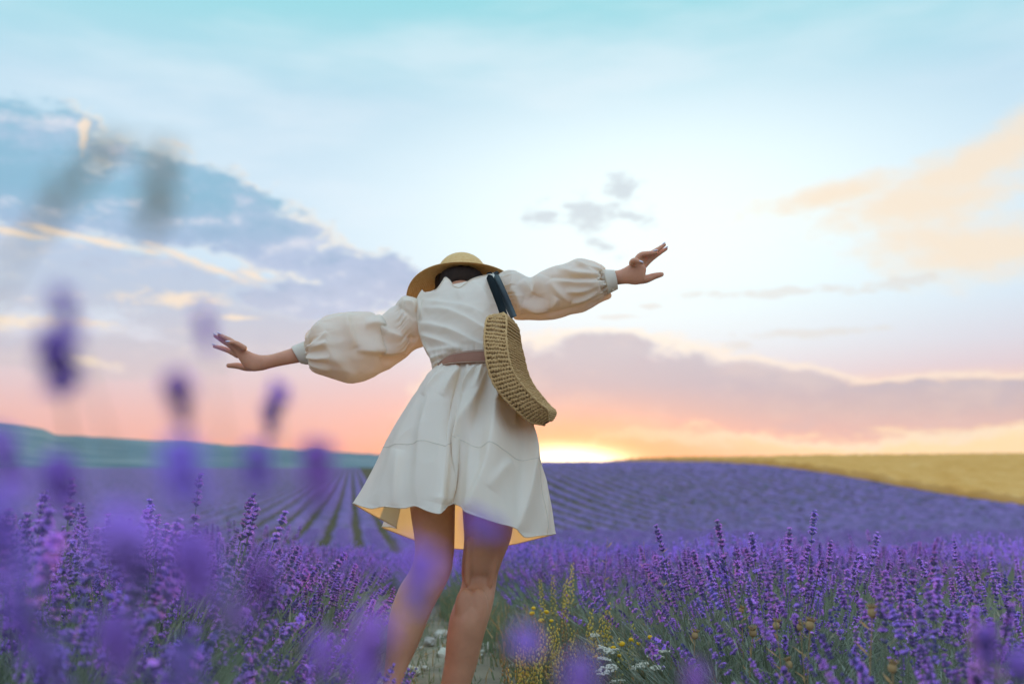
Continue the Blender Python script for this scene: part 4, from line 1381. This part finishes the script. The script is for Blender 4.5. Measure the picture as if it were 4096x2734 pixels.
ROUND_STALKS = [stalk_mesh(300 + i, 0.30, 0.01, 1.25, 1.35, 0.62) for i in range(6)]


def foliage_mesh(seed, n=650, R0=.30, H=.30):
    rnd = random.Random(seed)
    v, f = [], []
    for i in range(n):
        a = rnd.uniform(0, 6.283); r = R0 * .55 * math.sqrt(rnd.random())
        b0 = Vector((r * math.cos(a), r * math.sin(a), 0.0))
        tilt = r / R0 * 1.2 + rnd.uniform(-.15, .25)
        d = Vector((math.cos(a) * math.sin(tilt), math.sin(a) * math.sin(tilt), math.cos(tilt)))
        # a twig with small leaves along it: here each blade is one leaf of that twig
        s = rnd.uniform(.05, 1.0)
        c = b0 + d * s * H * 1.05 + Vector((rnd.gauss(0, .012), rnd.gauss(0, .012), rnd.gauss(0, .006)))
        e = (d + Vector((rnd.gauss(0, .45), rnd.gauss(0, .45), rnd.gauss(.15, .3)))).normalized()
        L = rnd.uniform(.03, .075); q = e.cross(Vector((rnd.random() - .5, rnd.random() - .5, rnd.random() - .5))).normalized() * rnd.uniform(.0014, .0026)
        k = len(v)
        v += [c, c + e * L * .5 + q, c + e * L, c + e * L * .5 - q]; f.append((k, k + 1, k + 2, k + 3))
        if i % 5 == 0:
            k = len(v); q2 = d.cross(Vector((0.3, .7, .1))).normalized() * .0014
            t = b0 + d * H
            v += [b0 - q2, b0 + q2, t + q2 * .5, t - q2 * .5]; f.append((k, k + 1, k + 2, k + 3))
    return mesh_from('foliage', np.array([tuple(q) for q in v]), f, [M['leaf']], None, False)


FOLIAGE = [foliage_mesh(s, 1500) for s in (1, 2, 3)]


def row_x(k, y):
    return ROW_0 + ROW_GAP * k - ROW_SLOPE * y


NBUSH = [0]


def bush(x, y, label, group, n=105, hscale=1.0, rad=.46, seed=0, lean=(0, 0), avoid=None):
    z = float(land(x, y))
    rnd = random.Random(seed * 31 + 5)
    hscale *= rnd.uniform(.86, 1.10)
    b = root_at('lavender_bush', (x, y, z), label, 'lavender bush', group)
    b.rotation_euler.z = 0
    fo = put('foliage', FOLIAGE[seed % 3], b, (0, 0, 0), (0, 0, rnd.uniform(0, 6.28)), (rad / .33, rad / .33, hscale * rnd.uniform(.95, 1.15)))
    fo['kind'] = 'stuff'
    for i in range(n):
        a = rnd.uniform(0, 6.283)
        q = math.sqrt(rnd.random())
        r0 = q * rad * .42
        tilt = q * rnd.uniform(.35, 1.0) * 1.02 + rnd.gauss(0, .10)
        me, end = STALKS[rnd.randrange(len(STALKS))]
        L = hscale * rnd.uniform(.78, 1.16) * (1.28 - .10 * q)
        d = Vector((math.sin(tilt) * math.cos(a) + lean[0], math.sin(tilt) * math.sin(a) + lean[1], math.cos(tilt)))
        loc = Vector((r0 * math.cos(a), r0 * math.sin(a), rnd.uniform(.01, .06)))
        rot = d.to_track_quat('Z', 'Y').to_euler()
        rot.z += 0
        if avoid is not None:
            tip = Vector((x, y, z)) + loc + d.normalized() * .42 * L
            if avoid(tip): continue
        put('flower_stalk', me, b, loc, rot, L)
    NBUSH[0] += 1
    return b


def blocked(tip):
    """keep flowers out of the woman's space and out of the open bits of view in front of her"""
    dx, dy = tip.x + 0.17, tip.y - 2.85
    if dx * dx + dy * dy < .22 ** 2 and tip.z > .05: return True
    px, py = project(np.array(tip))
    if 1950 < px < 2540 and py > 2390 and 2.2 < tip.y < 3.6: return True
    return False


ORD = ['first', 'second', 'third', 'fourth', 'fifth', 'sixth', 'seventh', 'eighth', 'ninth', 'tenth', 'eleventh', 'twelfth', 'thirteenth', 'fourteenth']


def near_rows():
    rnd = random.Random(3)
    i = 0
    # row at the left hand of the path
    for k, y in enumerate(np.arange(1.15, 7.0, .50)):
        x = row_x(0, y) - .20 + rnd.gauss(0, .05)
        hs = float(np.interp(y, [1.1, 2.2, 3.2, 5], [1.12, 1.10, .92, .86]))
        bush(x, y + rnd.gauss(0, .05), 'lavender bush of the left row along the path, %s from the lens' % ORD[k], 'left row bushes', n=110, hscale=hs, rad=.46, seed=10 + i, avoid=blocked); i += 1
    for k, y in enumerate(np.arange(1.7, 6.8, .58)):
        x = row_x(0, y) - .78 + rnd.gauss(0, .06)
        bush(x, y, 'lavender bush on the outer flank of the left row, %s from the lens' % ORD[k], 'left row outer bushes', n=85, hscale=float(np.interp(y, [1.7, 3, 5], [1.12, 1.02, .9])), rad=.46, seed=40 + i); i += 1
    # the side of that row that leans over the path
    for k, y in enumerate(np.arange(2.15, 6.6, .48)):
        x = row_x(0, y) + .20 + rnd.gauss(0, .04)
        bush(x, y, 'low lavender bush leaning over the path from the left row, %s from the lens' % ORD[k], 'left row inner bushes', n=80, hscale=float(np.interp(y, [2, 3.2, 5], [.72, .70, .70])), rad=.42, seed=150 + i, avoid=blocked); i += 1
    # row at the right hand
    for k, y in enumerate(np.arange(1.75, 7.0, .50)):
        x = row_x(1, y) + .02 + rnd.gauss(0, .05)
        hs = float(np.interp(y, [1.7, 2.3, 3.2, 5], [.96, .80, .68, .70]))
        if k == 2:
            bush(row_x(1, 2.92) - .06, 2.92, 'lavender bush with the tallest flower spikes, right of the white yarrow', 'right row bushes', n=110, hscale=.88, rad=.48, seed=77, lean=(-.12, 0), avoid=blocked)
        else:
            bush(x, y, 'lavender bush of the right row along the path, %s from the lens' % ORD[k], 'right row bushes', n=100, hscale=hs, rad=.46, seed=60 + i, avoid=blocked)
        i += 1
    for k, y in enumerate(np.arange(2.0, 6.8, .58)):
        x = row_x(1, y) + .66 + rnd.gauss(0, .06)
        bush(x, y, 'lavender bush on the outer flank of the right row, %s from the lens' % ORD[k], 'right row outer bushes', n=84, hscale=float(np.interp(y, [1.7, 2.6, 5], [1.0, .84, .72])), rad=.46, seed=90 + i); i += 1
    for k, y in enumerate(np.arange(4.4, 6.8, .55)):
        x = row_x(2, y) + .1
        bush(x, y, 'lavender bush of the second row to the right, %s from the lens' % ORD[k], 'second right row bushes', n=70, hscale=.78, rad=.48, seed=120 + i); i += 1


def tuft_mesh(seed):
    """a whole lavender bush as seen from some way off: one mesh"""
    rnd = random.Random(seed)
    mb = MB()
    for i in range(150):
        a = rnd.uniform(0, 6.283); q = math.sqrt(rnd.random())
        r0 = q * .24; tilt = q * rnd.uniform(.4, 1.0) * .9
        d = Vector((math.sin(tilt) * math.cos(a), math.sin(tilt) * math.sin(a), math.cos(tilt)))
        b0 = Vector((r0 * math.cos(a), r0 * math.sin(a), 0))
        L = rnd.uniform(.38, .56)
        e = b0 + d * L
        s = d.orthogonal().normalized() * .0016
        mb.add([b0 - s, b0 + s, e + s, e - s], [(0, 1, 2, 3)], 0)
        hl = rnd.uniform(.04, .065)
        k = rnd.choice((3, 4))
        for j in range(k):
            c = e + d * (hl * j / (k - 1)) - d * hl * .3
            mb.ball(c, (.0085 * rnd.uniform(.8, 1.2), .0085, .0095), rnd.choice((1, 2, 2, 2)), seg=4, rings=2, axis=d)
    for i in range(260):
        a = rnd.uniform(0, 6.283); r = .30 * math.sqrt(rnd.random())
        c = Vector((r * math.cos(a), r * math.sin(a), rnd.uniform(0, .26)))
        e = Vector((math.cos(a) * .5 + rnd.gauss(0, .4), math.sin(a) * .5 + rnd.gauss(0, .4), 1)).normalized()
        q = e.orthogonal().normalized() * .004
        mb.add([c, c + e * .05 + q, c + e * .11, c + e * .05 - q], [(0, 1, 2, 3)], 3)
    return mb.mesh('lavender_bush', [M['stem'], M['calyx'], M['petal'], M['leaf']], smooth=False)


def middle_rows():
    meshes = [tuft_mesh(s) for s in range(6)]
    rnd = random.Random(8)
    n = 0
    for k in range(-9, 12):
        for y in np.arange(6.9, 17.2, .56):
            for side in (-.28, .30):
                x = row_x(k, y) + side + rnd.gauss(0, .05)
                yy = y + rnd.gauss(0, .08) + (.25 if side > 0 else 0)
                if abs(x) > .54 * yy + .5: continue
                if yy > 11 and side > 0 and False: continue
                if n >= 300: return
                o = put('lavender_bush', meshes[rnd.randrange(6)], None, (x, yy, float(land(x, yy))), (0, 0, rnd.uniform(0, 6.28)), rnd.uniform(.80, 1.02))
                where = 'left of the path' if k <= 0 else 'right of the path'
                tag(o, 'small blurred lavender bush in the middle distance, ' + where, 'lavender bush', 'middle distance bushes ' + where)
                n += 1
    print('middle bushes', n)


# flowers so near the lens that they melt: each one a stalk of a plant at the camera's feet
def lens_stalks():
    spots = [  # tip px, py, distance, lean px at 25 cm below, size
        (175, 1400, .42, -40, .70), (290, 1190, .38, -60, .38), (775, 1540, .42, 10, .55), (1140, 1560, .52, 20, .50), (1060, 1650, .55, 10, .45), (850, 1270, .40, 40, .30),
        (730, 1790, .38, 0, .62), (985, 1830, .44, 10, .50), (1290, 1845, .44, 20, .62), (60, 1760, .42, -20, .52), (190, 1890, .44, -20, .62), (40, 2020, .36, -40, .75),
        (600, 2110, .34, 0, .80), (700, 2200, .38, 10, .70), (1110, 2290, .46, 10, .55), (1740, 2250, .38, 20, .58), (1660, 2330, .46, 10, .40), (2005, 2110, .46, 10, .40), (1910, 2070, .48, 0, .30),
        (1560, 2500, .38, 0, .58), (2150, 2560, .44, 40, .50), (2300, 2640, .40, 20, .50), (400, 2520, .38, 0, .60), (250, 2600, .42, 10, .52), (740, 2600, .42, 0, .52), (140, 2420, .40, 0, .55), (1290, 2560, .46, 0, .45),
        (1480, 2660, .40, 10, .55), (980, 2440, .46, 0, .62), (2760, 2680, .50, 10, .42), (3900, 2560, .75, 10, .8), (4020, 2640, .7, 0, .8)]
    root = root_at('lavender_bush', (-.12, .55, 0), 'lavender plant right under the lens, its flowers melted to violet blurs', 'lavender bush')
    rnd = random.Random(12)
    for (px, py, Y, lean, full) in spots:
        tip = P(px, py, Y); foot = P(px - lean, py + 1500, Y); foot.z = max(foot.z, 0.05); foot.y = .5 * Y + .27
        me, end = ROUND_STALKS[rnd.randrange(len(ROUND_STALKS))]
        d = (tip - foot)
        L = .95 * full
        base = tip - d.normalized() * end.length * L
        o = put('flower_stalk', me, root, base - root.location, d.to_track_quat('Z', 'Y').to_euler(), L)
        # the rest of the stem down to the ground
        mb = MB(); mb.tube([tuple(Vector((-.0, 0, 0))), tuple((Vector((base.x * .8, base.y, .0)) - base))], .0011, 4)
        put('lower_stem', mb.mesh('lower_stem', [M['stem']]), root, base - root.location)
    # a dry grass that arches in from the left against the sky and hangs its ear
    Y = .30
    line = [(-420, 2000), (-220, 1500), (0, 1150), (200, 840), (400, 650), (545, 575), (640, 610), (642, 760), (610, 950)]
    low = P(-420, 2000, Y); low.z = 0.0
    gr = root_at('dry_grass', low, 'blurred dry grass arching in from the left edge with a hanging ear', 'grass')
    off = np.array(gr.location)
    c = cr([list(low)] + [list(P(x, y, Y)) for x, y in line], 90)
    mb = MB(); mb.tube([tuple(q) for q in c], .0006, 5); put('stem', mb.mesh('stem', [M['dry']], off=off), gr)
    for a0, a1 in ((.40, .62), (.80, .99)):
        mb = MB()
        for i in range(22):
            s = a0 + (a1 - a0) * i / 21
            q = Vector(c[int(s * 89)])
            d = Vector((rnd.gauss(0, 1), rnd.gauss(0, 1), rnd.gauss(.6, .5))).normalized()
            mb.ball(q + d * .0035, (.0012, .0012, .0036), seg=5, rings=3, axis=d + Vector((.3, 0, 1)))
        put('ear', mb.mesh('ear', [M['dry']], off=off), gr)


near_rows()
middle_rows()
lens_stalks()
print('bushes', NBUSH[0], 'objects', len(bpy.data.objects))


# ------------------------------------------------------------------ weeds, stones and dry stalks along the path
def ground_under(px, py, Y):
    t = P(px, py, Y)
    return t, Vector((t.x, t.y, float(land(t.x, t.y))))


def spike_mesh(seed, mat):
    rnd = random.Random(seed)
    mb = MB()
    L = .13
    n = 34
    for i in range(n):
        s = i / (n - 1)
        a = i * 2.4
        r = .0085 * (1 - .75 * s) + .002
        c = Vector((r * math.cos(a), r * math.sin(a), -L + L * s + rnd.gauss(0, .0015)))
        mb.ball(c, (.0040 * (1 - .55 * s), .0040 * (1 - .55 * s), .0034), 0, seg=6, rings=4)
    for i in range(8):
        a = rnd.uniform(0, 6.28); h = -L - rnd.uniform(.01, .10)
        d = Vector((math.cos(a), math.sin(a), .6)).normalized(); q = d.orthogonal().normalized() * .004
        c = Vector((0, 0, h)); Ln = rnd.uniform(.02, .045)
        mb.add([c, c + d * Ln * .5 + q, c + d * Ln, c + d * Ln * .5 - q], [(0, 1, 2, 3)], 1)
    return mb.mesh('flower_spike', [mat, M['weed']])


def umbel_mesh(seed):
    rnd = random.Random(seed)
    mb = MB()
    for i in range(70):
        q = math.sqrt(rnd.random()); a = rnd.uniform(0, 6.283)
        x, y = .021 * q * math.cos(a), .021 * q * math.sin(a)
        c = Vector((x, y, .004 - 6 * (x * x + y * y) + rnd.gauss(0, .0012)))
        mb.ball(c, (.0026, .0026, .0018), 0, seg=5, rings=3)
    for i in range(9):
        a = 6.283 * i / 9
        mb.tube([(0, 0, -.03), (.015 * math.cos(a), .015 * math.sin(a), -.002)], .0007, 3, 1)
    return mb.mesh('umbel', [M['cream_bloom'], M['weed']])


def stem_to(root, tip, name='stem', r=.0014, mat='weed', sag=.03):
    base = Vector((0, 0, 0)); t = Vector(tip) - root.location
    m = base.lerp(t, .55) + Vector((random.uniform(-sag, sag), random.uniform(-sag, sag) * .5, .0))
    mb = MB(); c = cr([list(base), list(m), list(t)], 9); mb.tube([tuple(q) for q in c], r, 4)
    for i in range(7):
        k = Vector(c[1 + i % 7]); a = random.uniform(0, 6.28)
        d = Vector((math.cos(a), math.sin(a), .7)).normalized(); q = d.orthogonal().normalized() * .0022
        L = random.uniform(.025, .05)
        mb.add([k, k + d * L * .5 + q, k + d * L, k + d * L * .5 - q], [(0, 1, 2, 3)])
    put(name, mb.mesh(name, [M[mat]]), root)


def build_weeds():
    ylw = [spike_mesh(i, M['yellow']) for i in range(3)]; org = [spike_mesh(9, M['dry'])]
    groups = [
        ('tall pair of pale yellow flower spikes nearest the right lavender bush', [(2435, 2414, 3.35, 0), (2423, 2505, 3.3, 0), (2533, 2499, 3.2, 0)]),
        ('yellow weed with an orange drooping spike in the middle of the clump', [(2365, 2442, 3.4, 0), (2250, 2442, 3.4, 1), (2289, 2517, 3.35, 0), (2355, 2500, 3.35, 0)]),
        ('yellow weed with two bright knobbly spikes beside the right leg', [(2197, 2496, 3.25, 0), (2223, 2500, 3.25, 0), (2140, 2478, 3.3, 1), (2215, 2560, 3.2, 0)]),
        ('low bushy yellow weed by the calf, spikes crowded together', [(2076, 2572, 3.15, 0), (2101, 2570, 3.15, 0), (2140, 2576, 3.15, 0), (2125, 2592, 3.1, 0), (2160, 2590, 3.1, 0), (2090, 2600, 3.05, 0)]),
        ('small faded yellow weed at the foot of the path, near the frame bottom', [(2070, 2624, 3.0, 0), (2012, 2624, 3.0, 1), (2119, 2700, 2.95, 0), (2160, 2670, 2.95, 0)]),
        ('thin yellow spikes standing blurred in the lavender behind', [(2290, 2255, 4.3, 0), (2210, 2300, 4.2, 0), (2270, 2320, 4.2, 0)])]
    for lab, tips in groups:
        tips = tips + [(t[0] + random.uniform(-60, 90), t[1] + random.uniform(15, 90), t[2] + random.uniform(-.06, .06), t[3]) for t in tips]
        cx = sum(t[0] for t in tips) / len(tips); Y = sum(t[2] for t in tips) / len(tips)
        _, g = ground_under(cx, 2600, Y)
        r = root_at('yellow_weed', g, lab, 'weed', 'yellow weeds beside the path')
        for (px, py, D, o) in tips:
            t = P(px, py, D)
            me = random.choice(org if o else ylw)
            d = (t - g).normalized(); d = (d + Vector((0, 0, 1.2))).normalized()
            sc = random.uniform(1.15, 1.5)
            put('flower_spike', me, r, t - g, d.to_track_quat('Z', 'Y').to_euler(), sc)
            stem_to(r, t - d * .01)
    um = [umbel_mesh(i) for i in range(3)]
    for lab, tips in (('white yarrow with the broadest flat heads, left of the lavender bush', [(2423, 2600, 2.90, 1.35), (2452, 2602, 2.92, 1.0), (2417, 2636, 2.86, .95), (2378, 2540, 3.1, .7)]),
                      ('white yarrow low at the frame bottom with one wide crumbled head', [(2426, 2680, 2.82, 1.4), (2470, 2726, 2.80, 1.0), (2450, 2665, 2.84, .8)]),
                      ('white yarrow against the foot of the tall lavender bush', [(2560, 2664, 2.84, 1.2), (2623, 2627, 2.86, 1.1), (2655, 2606, 2.88, .9), (2630, 2670, 2.84, 1.0)])):
        cx = sum(t[0] for t in tips) / len(tips); Y = sum(t[2] for t in tips) / len(tips)
        _, g = ground_under(cx + 25, 2600, Y)
        r = root_at('white_yarrow', g, lab, 'yarrow', 'white yarrow plants')
        for (px, py, D, sc) in tips:
            t = P(px, py, D)
            put('umbel', random.choice(um), r, t - g, (random.uniform(-.2, .35), random.uniform(-.25, .25), random.uniform(0, 6)), sc)
            stem_to(r, t - Vector((0, 0, .028)), sag=.02)
    mb = MB(); mb.ball((0, 0, 0), (.008, .008, .0055), seg=10, rings=6); gold = mb.mesh('bloom', [M['gold']])
    for (cx, cy), lab in zip([(2020, 660), (1760, 690), (1860, 745), (1640, 750), (1290, 920), (1600, 905), (430, 340), (625, 320), (450, 270), (550, 440), (690, 440), (1520, 800)],
                             ['yellow button flower nearest the tall lavender bush', 'yellow button flower with a pale petal below the thin spike', 'yellow button flower touching a lavender sprig', 'small yellow button flower above the broad yarrow head',
                              'yellow button flower just left of the yarrow', 'flat yellow button flower between two yarrow heads', 'blurred yellow button flower leftmost behind the weeds', 'blurred yellow button flower, larger of the pair behind the weeds', 'pale blurred yellow button flower, topmost behind the weeds',
                              'blurred low yellow button flower above the bright yellow spikes', 'blurred yellow button flower right of the bright yellow spikes', 'yellow button flower peeping over the broad yarrow head']):
        px, py = 2000 + cx / 3.356, 2350 + cy / 3.356
        D = 3.9 if cy < 460 else 2.95
        t, g = ground_under(px, py, D)
        r = root_at('yellow_button_flower', g, lab, 'flower', 'yellow button flowers')
        put('bloom', gold, r, t - g, (random.uniform(-.3, .3), random.uniform(-.3, .3), 0), random.uniform(.8, 1.2) * (1.3 if D > 3.5 else 1))
        stem_to(r, t, r=.001)
    # dry knapweed heads that stand in the right-hand lavender
    mb = MB(); mb.ball((0, 0, 0), (.0085, .0085, .010), 0, seg=9, rings=6)
    for i in range(22):
        a = i * 2.4; mb.tube([(0.004 * math.cos(a), .004 * math.sin(a), .006), (.010 * math.cos(a), .010 * math.sin(a), .015)], .0008, 3)
    head = mb.mesh('seed_head', [M['dry']])
    for (px, py, D), lab in zip([(2965, 2440, 2.9), (3012, 2530, 2.7), (2780, 2540, 2.7), (3105, 2500, 2.4), (3200, 2505, 2.35), (3240, 2500, 2.4), (3155, 2655, 2.4), (3490, 2450, 2.1), (3570, 2670, 1.9)],
                                ['brown seed head just below the tallest lavender spikes', 'brown seed head in the middle of the tall lavender bush', 'orange-brown seed head at the left flank of the tall lavender bush', 'rosy brown seed head, left of two among blurred lavender', 'brown seed head beside a greenish one among blurred lavender',
                                 'greenish brown seed head among blurred lavender', 'small brown seed head low in the stems on the right', 'blurred brown seed head towards the right edge', 'large blurred brown seed head low on the right']):
        t, g = ground_under(px, py, D)
        r = root_at('dry_seed_head', g, lab, 'seed head', 'brown seed heads in the lavender')
        put('seed_head', head, r, t - g, (random.uniform(-.4, .4), random.uniform(-.4, .4), 0), random.uniform(.9, 1.25))
        stem_to(r, t, r=.0012, mat='dry', sag=.015)
    # thin dry grasses beyond the weeds
    for (px, py, D), lab in zip([(2575, 2165, 3.7), (2640, 2170, 3.8), (2430, 2150, 4.0)], ['thin dry grass stem arching over the lavender, left of the pair', 'thin upright dry grass stem, right of the pair', 'faint dry grass stem nearest the dress hem']):
        t, g = ground_under(px, py, D)
        r = root_at('dry_grass', g, lab, 'grass', 'thin dry grasses')
        stem_to(r, t, r=.0008, mat='dry', sag=.05)
    # greenery at the foot of the right row and along the path
    rnd = np.random.default_rng(5)
    n = 5200
    y = 2.3 + 5.0 * rnd.random(n) ** 1.3
    side = rnd.random(n)
    p = np.where(side < .78, .62 + .50 * rnd.random(n), -.15 + .9 * rnd.random(n))
    x = p - ROW_SLOPE * y
    z = land(x, y)
    h = np.where(side < .78, rnd.uniform(.05, .24, n), rnd.uniform(.02, .08, n))
    w = rnd.uniform(.0016, .0042, n)
    a = rnd.uniform(0, 6.283, n); ln = rnd.uniform(0, .8, n) * h
    b = rnd.uniform(0, 6.283, n)
    v0 = np.stack([x - w * np.cos(a), y - w * np.sin(a), z], 1); v1 = np.stack([x + w * np.cos(a), y + w * np.sin(a), z], 1)
    mx = x + ln * .4 * np.cos(b); my = y + ln * .4 * np.sin(b)
    v2 = np.stack([mx + w * np.cos(a), my + w * np.sin(a), z + h * .6], 1); v3 = np.stack([mx - w * np.cos(a), my - w * np.sin(a), z + h * .6], 1)
    v4 = np.stack([x + ln * np.cos(b), y + ln * np.sin(b), z + h], 1)
    V = np.stack([v0, v1, v2, v3, v4], 1).reshape(-1, 3)
    i = 5 * np.arange(n)
    F = np.concatenate([np.stack([i, i + 1, i + 2, i + 3], 1), np.stack([i + 3, i + 2, i + 4, i + 4], 1)])
    F = [tuple(q) if q[2] != q[3] else tuple(q[:3]) for q in F.tolist()]
    me = mesh_from('ground_weeds', V, F, [M['weed'], M['dry']], (rnd.random(len(F)) < .25).astype(int), False)
    tag(put('ground_weeds', me), 'grey-green grass and herbs at the foot of the right lavender row', 'weeds', kind='stuff')


def build_stones():
    meshes = []
    for s in range(5):
        bm = bmesh.new(); bmesh.ops.create_icosphere(bm, subdivisions=2, radius=1)
        for v in bm.verts:
            q = v.co.copy()
            v.co = q * (1 + .38 * mnoise.noise(q * 1.1 + Vector((s * 7, 0, 0))) + .12 * mnoise.noise(q * 3.1 + Vector((s, 9, 0))))
            v.co.z *= .55
        me = bpy.data.meshes.new('stone'); bm.to_mesh(me); bm.free(); me.materials.append(M['stone']); meshes.append(me)
    rnd = random.Random(21)
    for i in range(120):
        y = 2.6 + 3.6 * rnd.random() ** 1.4
        p = rnd.gauss(.28, .26)
        x = p - ROW_SLOPE * y
        big = rnd.random() < .22
        sc = rnd.uniform(.03, .055) if big else rnd.uniform(.010, .026)
        o = put('stone', meshes[i % 5], None, (x, y, float(land(x, y)) + sc * .12), (rnd.uniform(-.3, .3), rnd.uniform(-.3, .3), rnd.uniform(0, 6.28)), (sc, sc * rnd.uniform(.7, 1.2), sc))
        tag(o, 'larger pale stone lying on the path' if big else 'small pale pebble lying on the path', 'stone', 'larger path stones' if big else 'small path pebbles')


build_weeds()
build_stones()
